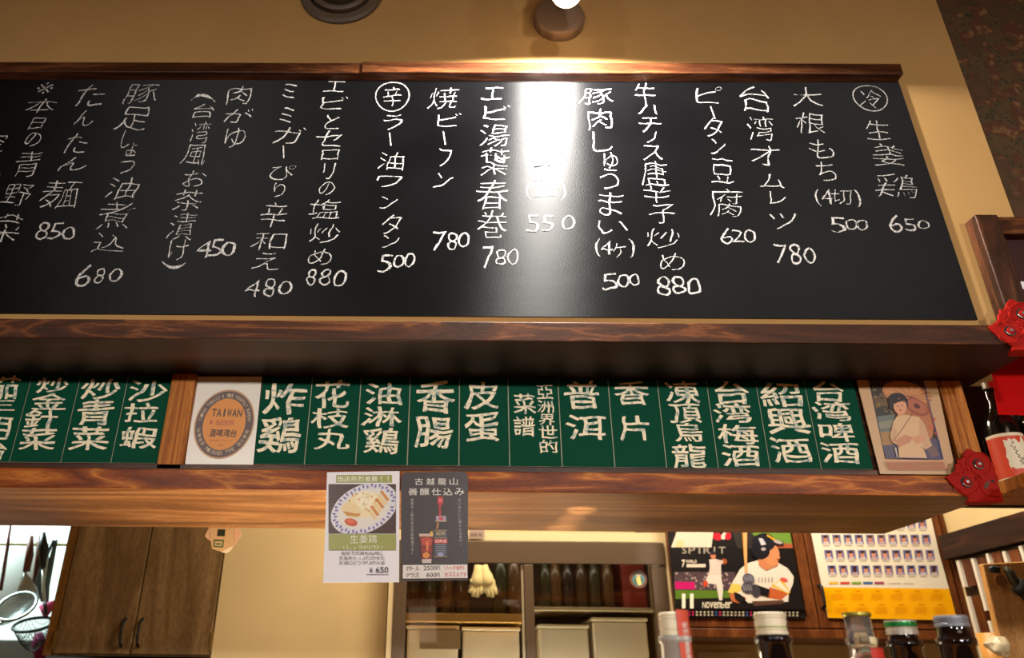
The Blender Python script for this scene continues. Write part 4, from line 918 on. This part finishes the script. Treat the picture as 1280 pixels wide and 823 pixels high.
q.poly(((790, 230), (960, 235), (960, 320), (860, 360), (800, 320)), (196, 124, 84)); q.ell(915, 232, 58, 90, (206, 134, 92)); q.poly(((955, 205), (980, 255), (955, 270)), (206, 134, 92)); q.ell(958, 268, 12, 6, (150, 60, 50))
q.ell(840, 125, 100, 78, (26, 26, 34)); q.ell(815, 200, 76, 66, (22, 22, 30)); q.poly(((880, 90), (1000, 115), (1010, 145), (900, 150)), (28, 28, 36)); q.poly(((870, 55), (940, 98), (925, 106), (865, 70)), (226, 160, 40)); q.poly(((795, 90), (830, 90), (862, 140), (820, 150)), (190, 190, 200)); q.ell(838, 180, 20, 14, (170, 160, 170)); q.ell(960, 120, 40, 14, (170, 158, 158), .3)
q.poly(((652, -70), (700, -70), (700, 380), (682, 380)), (214, 146, 84)); q.poly(((672, -70), (690, -70), (694, 380), (688, 380)), (232, 176, 116))
q.poly(((640, 560), (590, 540), (600, 600), (660, 640), (690, 600)), (24, 22, 26)); q.poly(((780, 480), (890, 520), (880, 580), (790, 560)), (22, 20, 24)); q.ell(712, 430, 52, 44, (84, 80, 92), .4); q.ell(705, 505, 54, 46, (70, 66, 78), .2); q.ell(770, 530, 40, 54, (60, 56, 66), -.3)
for i in range(5): q.line(((668+i*20, 400), (690+i*18, 450)), 6, (150, 146, 158), i == 0)
for i in range(4): q.line(((665+i*20, 480), (680+i*20, 530)), 6, (160, 154, 160), i == 0)
q.poly(((540, 640), (1170, 620), (1185, 690), (108, 690)), (22, 17, 18)); q.poly(((740, 620), (1010, 610), (1000, 640), (760, 660)), (90, 60, 48))
q.row('11', 132, 268, 618, 118, (236, 226, 208), .03); q.row('November', 322, 572, 652, 52, (228, 216, 196), .02)
q.lift += q.step
for i in range(30):
    x = 172+i*32.5; c = (60, 90, 150) if i in (8, 16, 22) else (190, 40, 90) if i in (1, 2, 9, 17, 23) else (196, 184, 160)
    for y in (710+i*.2, 734+i*.2): q.rect(x, y-7, x+15, y+7, c, False)
q.done('calendar_print', ca, GLOSSPRINT)
# portrait calendar
TD = zoomT(1010, 650, 5.879); YP = YK-.026
cp = empty('portrait_calendar', P(*TD(620, 728), Y=YP), 'calendar of small player portraits above an orange month table, right of the batter calendar', 'calendar')
calp(TD, ((-38, -220), (858, -220), (965, 250), (1035, 500), (1087, 700), (1080, 742), (148, 722)), 'sheets', mat('white_calendar_paper', (232, 222, 202), .45), cp, YP)
q = Pic(YP, TD)
q.poly(((108, 497), (1036, 508), (1086, 700), (1079, 740), (148, 721)), (250, 178, 0))
q.lift += q.step; lay = []
for r_ in range(-3, 3):
    for k in range(10):
        x = 128+(r_)*24+k*(82.2+r_*.5); y = 145+r_*113; lay.append((x, y, r_, k))
def lr(fn):
    q.lift += q.step
    for a in lay: fn(*a)
lr(lambda x, y, r_, k: q.poly(((x-34, y-35), (x+26, y-35), (x+36, y+36), (x-24, y+36)), random.choice(((104, 98, 150), (120, 108, 150), (96, 104, 160))), False))
lr(lambda x, y, r_, k: q.poly(((x-22, y+36), (x-12, y+14), (x+20, y+14), (x+34, y+36)), random.choice(((206, 190, 190), (190, 160, 170), (200, 190, 200))), False))
lr(lambda x, y, r_, k: q.ell(x, y-2, 15, 21, random.choice(((206, 140, 110), (196, 128, 100), (214, 150, 120))) if (r_, k) not in ((2, 2), (2, 9)) else (70, 36, 30), n=12, layer=False))
lr(lambda x, y, r_, k: q.ell(x-1, y-20, 18, 11, (50, 36, 40), n=10, layer=False))
lr(lambda x, y, r_, k: q.poly(((x-20, y+44), (x+30, y+44), (x+32, y+48), (x-19, y+48)), (170, 160, 150), False))
q.lift += q.step
for i, c in enumerate(((236, 180, 60), (206, 70, 60), (130, 160, 60), (60, 100, 160), (160, 60, 100))): q.rect(153+i*84, 457, 222+i*84, 474, c, False)
q.rect(585, 466, 680, 470, (190, 180, 160), False); q.rect(700, 467, 775, 471, (190, 180, 160), False)
q.lift += q.step
for r_ in range(2):
    for k in range(6):
        x, y = 172+k*145+r_*28, 525+r_*100
        q.rect(x+30, y-4, x+70, y+4, (226, 142, 0), False)
        for j in range(4): q.rect(x, y+20+j*13, x+92, y+25+j*13, (242, 162, 0), False)
q.done('calendar_print', cp, GLOSSPRINT)
# pale notice under the cabinet
nz0 = P(885, 818, Y=3.03); o = box('wall_notice', PX(873, 830, 3.03), PX(935, 830, 3.03), 3.034, 3.038, zz(900, 850, 3.03), zz(900, 815, 3.03), mat('notice_paper', (230, 206, 170), .6)); tag(o, 'pale paper notice on the wall under the wooden cabinet', 'notice')

# ------------------------------------------------------------------ side wall on the right: ledge, slatted rack, board, cup
zA = zz(1187, 671, 2.54); zB = zz(1193, 701, 2.54)
o = box('side_ledge', XS-.05, XS-.001, 1.45, 2.53, zB, zA, M_ywood, bevel=.003); tag(o, 'dark wooden ledge on the right wall above the slatted rack', 'ledge')
rk = empty('slatted_rack', (XS-.02, 2.2, 1.2), 'dark brown rack of upright slats with white edges on the right wall', 'rack')
box('back_panel', XS-.012, XS-.001, 1.46, 2.52, 1.25, zB-.004, mat('rack_back', (40, 22, 12), .7), rk, bevel=0)
def yat(px, py): return P(px, py, X=XS-.03).y
ys = [yat(1200, 701), yat(1219.5, 697), yat(1239, 692), yat(1260, 688), yat(1279, 683)]; dy_ = (ys[4]-ys[0])/4
ztop = P(1200, 701, X=XS-.03).z; M_wedge = mat('white_edge', (222, 214, 200), .5)
for i in range(0, 9):
    yy = ys[0]+dy_*i
    gapz = P(1206, 741, X=XS-.03).z if i % 2 == 0 else P(1240, 770, X=XS-.03).z
    for a, b in ((1.28, gapz-.014), (gapz+.014, ztop-.004*(i % 2))):
        if b-a < .02: continue
        box('slat', XS-.034, XS-.013, yy+dy_*.72, yy-.012, a, b, M_cab2, rk, bevel=.001)
        box('white_edging', XS-.040, XS-.016, yy-.0065, yy+.0065, a, b, M_wedge, rk, bevel=.001)
# tan board hanging in front of the rack
YT = 1.92; TS = zoomT(1160, 640, 4.5)
tb = empty('cutting_board', P(1262, 823, Y=YT), 'tan wooden board hanging in front of the slatted rack at the right edge', 'board')
bm = bmesh.new(); prism(bm, [P(x, y, Y=YT) for x, y in ((1228, 705), (1300, 701), (1345, 850), (1262, 850))], (0, .018, 0)); build('board', bm, wood('pale_board', (206, 150, 86), (220, 164, 98), (228, 176, 110), .5, (8, 8, 1), 1.5, bump=.05), tb, bevel=.003)
bm = bmesh.new(); lathe(bm, [(.0001, 0), (.014, 0), (.014, -.002), (.0001, -.002)], P(*TS(408, 388), Y=YT-.0005), 20, 'Y'); build('dark_stain', bm, mat('brown_stain', (140, 92, 50), .6), tb)
tg = empty('kitchen_tongs', P(*TS(470, 330), Y=YT-.02), 'dark curved tongs hanging on the tan board at the right edge', 'tongs')
bm = bmesh.new(); tube(bm, [P(*TS(x, y), Y=YT-.02) for x, y in ((345, 325), (370, 316), (400, 322), (398, 335), (375, 332), (350, 328))], .0055, 8); build('handle_loop', bm, M_darkpl, tg, smooth=True)
bm = bmesh.new(); tube(bm, [P(*TS(x, y), Y=YT-.02) for x, y in ((432, 312), (462, 345), (490, 400), (520, 440), (560, 500))], [.006, .011, .010, .009, .008], 8); build('blade_arm', bm, mat('dark_olive_metal', (62, 56, 44), .4, .4), tg, smooth=True)
bm = bmesh.new(); tube(bm, [P(*TS(x, y), Y=YT-.02) for x, y in ((520, 380), (530, 440), (545, 470))], [.01, .022, .012], 8); build('grip', bm, M_black, tg, smooth=True)
YM = 1.98
cm = empty('bamboo_cup', P(1238, 823, Y=YM), 'bamboo coloured cup beside the tan board at the lower right', 'cup')
c0 = P(1238, 792, Y=YM); rr = (P(1254, 792, Y=YM)-c0).length
bm = bmesh.new(); lathe(bm, [(rr*.85, -.16), (rr, 0), (rr*.9, 0), (rr*.8, -.15)], c0, 28); build('cup', bm, mat('bamboo', (200, 140, 64), .4), cm, smooth=True)
bm = bmesh.new()
bmesh.ops.create_icosphere(bm, subdivisions=3, radius=.022, matrix=Matrix.Translation(P(1248, 808, Y=YM-.075)))
for v in bm.verts: v.co += noise.noise_vector(v.co*55)*.012
o = build('plastic_bag', bm, mat('clear_plastic_bag', (230, 215, 180), .25, trans=.3), smooth=True); tag(o, 'crumpled clear plastic bag beside the bamboo cup', 'bag')

# ------------------------------------------------------------------ right corner cabinet: frame above, sake shelf below
Yq = YU+.002
uc = empty('corner_cabinet', (P(1240, 380, Y=Yq).x, Yq, Z_Utop), 'dark brown framed cabinet with chamfered post above the right end of the upper shelf', 'cabinet')
pxl = (P(1217, 268, Y=Yq).x+P(1262, 392, Y=Yq).x)/2; pxr = pxl+(P(1245, 268, Y=Yq).x-P(1217, 268, Y=Yq).x)
zpt = zz(1230, 268, Yq); zrb = zz(1260, 290.5, Yq)
box('post', pxl, pxr, Yq, YW-.001, Z_Utop+.0005, zpt, M_vert, uc, bevel=.002)
box('top_rail', pxr+.0005, XE_U+.6, Yq+.004, YW-.001, zrb, zpt-.002, M_up, uc, bevel=.002)
box('inner_panel', pxr+.0005, XE_U+.6, YW-.006, YW-.001, Z_Utop+.0005, zrb, mat('dark_red_wood', (52, 14, 10), .5), uc, bevel=0)
box('cabinet_floor', XE_U+.002, XE_U+.6, YU+.003, 1.515, Z_Utop-.03, Z_Utop-.001, M_up, uc, bevel=0) if False else None
YI = YU+.004; c0 = P(1275, 372, Y=YI); bm = bmesh.new(); bx(bm, c0.x, c0.x+.12, YI, YW-.0075, Z_Utop+.0012, P(1276, 362, Y=YI).z)
o = build('blue_carton', bm, mat('navy_card', (24, 28, 90), .5)); tag(o, 'navy and white carton inside the corner cabinet at the right edge', 'carton')
bm = bmesh.new(); bx(bm, c0.x, c0.x+.12, YI, YW-.007, P(1276, 361.5, Y=YI).z, P(1276, 352, Y=YI).z); build('white_top', bm, M_paper, o)
# sake shelf
XSS = P(1262, 597, Z=Z_Ltop).x
ss = box('sake_shelf', max(XSS, XE_L+.0015), XE_L+.75, .95, 1.50, Z_Ltop-.024, Z_Ltop, M_post, bevel=.002); tag(ss, 'light wooden shelf along the right wall carrying the sake bottles', 'shelf')
o = box('dark_recess_panel', XE_L+.003, XE_L+.75, 1.53, 1.545, Z_Ltop-.02, Z_Utop+.01, mat('recess_shade_panel', (20, 12, 8), .7), bevel=0); tag(o, 'panel coloured black for the recess shade behind the sake bottles', 'panel')  # near-black colour stands for the shade of the recess
bm = bmesh.new(); prism(bm, [P(x, y, Y=1.405) for x, y in ((1234, 430), (1340, 430), (1340, 521), (1248, 518.5))], (0, .001, 0)); o = build('red_banner', bm, mat('red_paper', (186, 6, 4), .7, spec=.1)); tag(o, 'plain bright red paper banner hanging beside the upper shelf end', 'banner')
def sake(cx, cy, Yb, r, h, label, white_only):
    c = P(cx, cy, Y=Yb); X_ = c.x; zb = Z_Ltop+.0006
    t = empty('sake_bottle', (X_, Yb, zb), label, 'bottle', 'sake bottles on the right shelf')
    bm = bmesh.new(); lathe(bm, [(.0001, 0), (r*.96, 0), (r, .004), (r, h*.56), (r*.86, h*.63), (r*.5, h*.70), (r*.34, h*.78), (r*.30, h*.94), (.0001, h*.94)], (X_, Yb, zb), 36); build('glass_body', bm, mat('dark_bottle_glass', (16, 12, 9), .12, coat=.5), t, smooth=True)
    bm = bmesh.new(); lathe(bm, [(r*.33, h*.935), (r*.37, h*.94), (r*.37, h*1.0), (.0001, h*1.0)], (X_, Yb, zb), 24); build('cap', bm, M_steel, t, smooth=False)
    def cyl(a, z, rr): return Vector((X_+rr*math.sin(a), Yb-rr*math.cos(a), zb+z))
    def patch(nm, a0, a1, z0_, z1_, rr, m, wob=0, seed=0):
        bm = bmesh.new(); N = 24; g = [[None]*9 for _ in range(N+1)]
        for i in range(N+1):
            for j in range(9):
                u, v = i/N, j/8
                zz_ = z0_+(z1_-z0_)*v; a = a0+(a1-a0)*u
                if wob:
                    zz_ += wob*noise.noise(Vector((u*5, v, seed)))*h*.2*(1 if v > .5 else .6); a += wob*noise.noise(Vector((v*4, u, seed+5)))*.8
                g[i][j] = bm.verts.new(cyl(a, zz_, rr))
        for i in range(N):
            for j in range(8): bm.faces.new((g[i][j], g[i+1][j], g[i+1][j+1], g[i][j+1]))
        return build(nm, bm, m, t, smooth=True)
    patch('label', -1.9, 1.9, h*.04, h*.47, r+.0006, mat('cream_label', (226, 210, 180), .5))
    if not white_only:
        patch('orange_print', -1.9, 1.9, h*.07, h*.44, r+.0009, mat('orange_red_ink', (206, 66, 34), .5)); patch('white_print', -.75, .45, h*.14, h*.40, r+.0012, mat('cream_ink', (232, 220, 190), .5), .35, 3)
    else: patch('orange_print', -1.9, 1.9, h*.04, h*.14, r+.0009, mat('orange_red_ink', (206, 66, 34), .5), .2, 2)
    for k, (a, z, ln) in enumerate(((-.35, .36, .03), (-.28, .32, .02), (-.22, .27, .03), (-.15, .23, .02), (-.12, .19, .02), (.0, .22, .016))):
        bm = bmesh.new(); pts = [cyl(a+.10*math.sin(i*1.7+k), h*z+ln*h*(2-i)*.5, r+.0016) for i in range(5)]; tube(bm, pts, [.0003, .0009, .0004, .0008, .0002], 5); build('brush_stroke', bm, M_black, t)
    return t
sake(1259, 560, 1.45, .031, .215, 'dark sake bottle with orange and cream label beside the red banner', False)
sake(1304, 560, 1.445, .031, .215, 'sake bottle with cream calligraphy label under the red banner, cut by the right edge', True)

# ------------------------------------------------------------------ bottles on the counter in front
ZCT = 1.08
ct = empty('counter', (0, .80, 0), 'wooden bar counter ledge the front bottles stand on', 'counter')
box('counter_top', -2.2, 1.9, .62, 1.02, ZCT-.04, ZCT, M_post, ct); box('counter_front', -2.2, 1.9, .66, .98, 0, ZCT-.0405, M_up, ct)
def fb(name, px, ytop, wpx, Yb, label, capm, caph, glassm, bead, extras=None, mouth=.86, ring_ys=()):
    top = P(px, ytop, Y=Yb); rc = abs(P(px+wpx/2, ytop, Y=Yb).x-top.x)
    zof = lambda y: zz(px, y, Yb)
    t = empty(name, (top.x, Yb, ZCT+.0005), label, 'bottle', 'bottles in the front row on the counter')
    zt, zc, zb = top.z-.001, zof(ytop+caph), zof(bead)
    rn = rc*.93; z = ZCT+.0005; H = zt-z; cz = (top.x, Yb, 0)
    prof = [(.0001, z), (.035, z), (.0365, z+.006), (.0365, z+H*.55), (.034, z+H*.62), (.023, z+H*.70), (rn*1.16, zb-.05), (rn*1.08, zb-.004), (rn*1.20, zb-.003), (rn*1.24, zb), (rn*1.20, zb+.003), (rn*1.02, zb+.004), (rn*.98, zc), (rn*.95, zt-.003), (.0001, zt-.003)]
    bm = bmesh.new(); lathe(bm, prof, cz, 40); build('glass_body', bm, glassm, t, smooth=True)
    if capm:
        bm = bmesh.new(); p = [(rc*1.0, zc)]; zs = sorted([zof(y) for y in ring_ys])
        for q_ in zs: p += [(rc*1.0, q_-.0012), (rc*.955, q_-.0004), (rc*.955, q_+.0004), (rc*1.0, q_+.0012)]
        p += [(rc*1.0, zt-.0025), (rc*.96, zt-.0006), (rc*.88, zt), (.0001, zt)]
        lathe(bm, p, cz, 40); build('cap', bm, capm, t)
    if extras: extras(t, top, rc, zof, cz)
    return t
M_capb = mat('cream_cap', (238, 224, 192), .35, .15); M_dg = mat('dark_wine_glass', (18, 9, 9), .06, coat=.8); M_frost = mat('frosted_clear_glass', (206, 200, 190), .3, trans=.45); M_clear = mat('clear_bottle_glass', (240, 240, 235), .03, trans=.95)
def ex1(t, top, rc, zof, cz):
    # red paper strip folded over the cap
    def cy_(a, z, rr): return Vector((cz[0]+rr*math.sin(a), cz[1]-rr*math.cos(a), z))
    bm = bmesh.new(); z_lo = zof(850); zt = top.z+.0002; N = 8; rows = []
    a0, a1 = -.02, 1.05
    lev = [(0, zt+.0006, 'top')]+[(1, zt+.0006-(zt-z_lo)*k/10, 'side') for k in range(11)]
    vs = []
    for _, z, ty in lev:
        row = []
        for i in range(N+1):
            a = a0+(a1-a0)*i/N
            row.append(bm.verts.new(cy_(a, z, rc*.25 if ty == 'top' else rc*1.09+.0004)))
        vs.append(row)
    for r0, r1 in zip(vs, vs[1:]):
        for i in range(N): bm.faces.new((r0[i], r0[i+1], r1[i+1], r1[i]))
    build('paper_strip', bm, mat('salmon_red_paper', (216, 84, 62), .5), t, smooth=False)
    bm = bmesh.new()
    for k, ch in enumerate('紀州梅酒原酒'):
        zc_ = zof(782.5+k*8); am = .50
        put(bm, ch, lambda u, v, zc_=zc_: cy_(am+u*.42, zc_+v*.0052, rc*1.09+.0009), .01)
    build('strip_lettering', bm, mat('white_ink', (244, 236, 226), .5), t)
fb('plum_wine_bottle', 840, 765, 35, .79, 'bottle with beige ribbed cap and salmon paper strip, leftmost of the front row', M_capb, 31, M_frost, 800, ex1, ring_ys=(771, 776, 789))
def ex2(t, top, rc, zof, cz):
    bm = bmesh.new(); z_ = zof(785); lathe(bm, [(rc*1.003, z_-.0007), (rc*1.006, z_), (rc*1.003, z_+.0007)], cz, 40); build('green_band', bm, mat('thin_green_ink', (150, 160, 80), .5), t)
    bm = bmesh.new(); zc_ = zof(784)
    pts = [Vector((cz[0]+(rc*1.03)*math.sin(1.05+.22*math.cos(a)), cz[1]-(rc*1.03)*math.cos(1.05+.22*math.cos(a)), zc_+.0040*math.sin(a))) for a in [math.radians(60+i*24) for i in range(9)]]
    tube(bm, pts, .00045, 6); build('black_curl', bm, M_black, t)
fb('dark_liqueur_bottle', 961, 765, 38, .79, 'black bottle with cream ribbed screw cap, second from left in the front row', M_capb, 29, M_dg, 800, ex2, ring_ys=(770, 775, 789.5))
def ex3(t, top, rc, zof, cz):
    zt = top.z
    bm = bmesh.new(); lathe(bm, [(rc*1.02, zt-.0035), (rc*1.06, zt-.002), (rc*1.02, zt+.0002), (rc*.9, zt+.0006), (.0001, zt+.0006)], cz, 40); build('gold_lid', bm, mat('gold_green_lid', (150, 140, 60), .3, .7), t)
    bm = bmesh.new(); z0_, z1_ = zof(835), zof(811)
    rr = rc*1.34; N = 10; g = []
    for i in range(N+1):
        a = -.1+1.2*i/N; k = .003*noise.noise(Vector((i*.9, 0, 0))); g.append((bm.verts.new((cz[0]+rr*math.sin(a), cz[1]-rr*math.cos(a), z0_)), bm.verts.new((cz[0]+rr*math.sin(a), cz[1]-rr*math.cos(a), z1_+k))))
    for a, b in zip(g, g[1:]): bm.faces.new((a[0], b[0], b[1], a[1]))
    build('red_label', bm, mat('red_label_ink', (196, 50, 36), .5), t)
fb('clear_glass_bottle', 1070, 767, 32, .80, 'clear glass bottle with a gold green lid, middle of the front row', None, 3, M_clear, 802, ex3)
def ex4(t, top, rc, zof, cz):
    bm = bmesh.new(); lathe(bm, [(rc*1.004, zof(784.3)), (rc*1.012, zof(783)), (rc*1.012, zof(779.5)), (rc*1.004, zof(778.5))], cz, 40); build('green_band', bm, mat('green_metal_band', (20, 120, 50), .3, .4), t)
fb('green_banded_bottle', 1124, 775, 36, .875, 'black bottle whose silver cap has a green band, fourth in the front row', mat('silver_cap', (186, 176, 160), .35, .5), 19, M_dg, 806, ex4, ring_ys=(777.8, 786))
fb('grey_capped_bottle', 1187, 769, 39, .79, 'black bottle with a plain grey metal cap, rightmost of the front row', mat('grey_metal_cap', (140, 142, 150), .35, .5), 15, M_dg, 803, None, ring_ys=(776, 779))
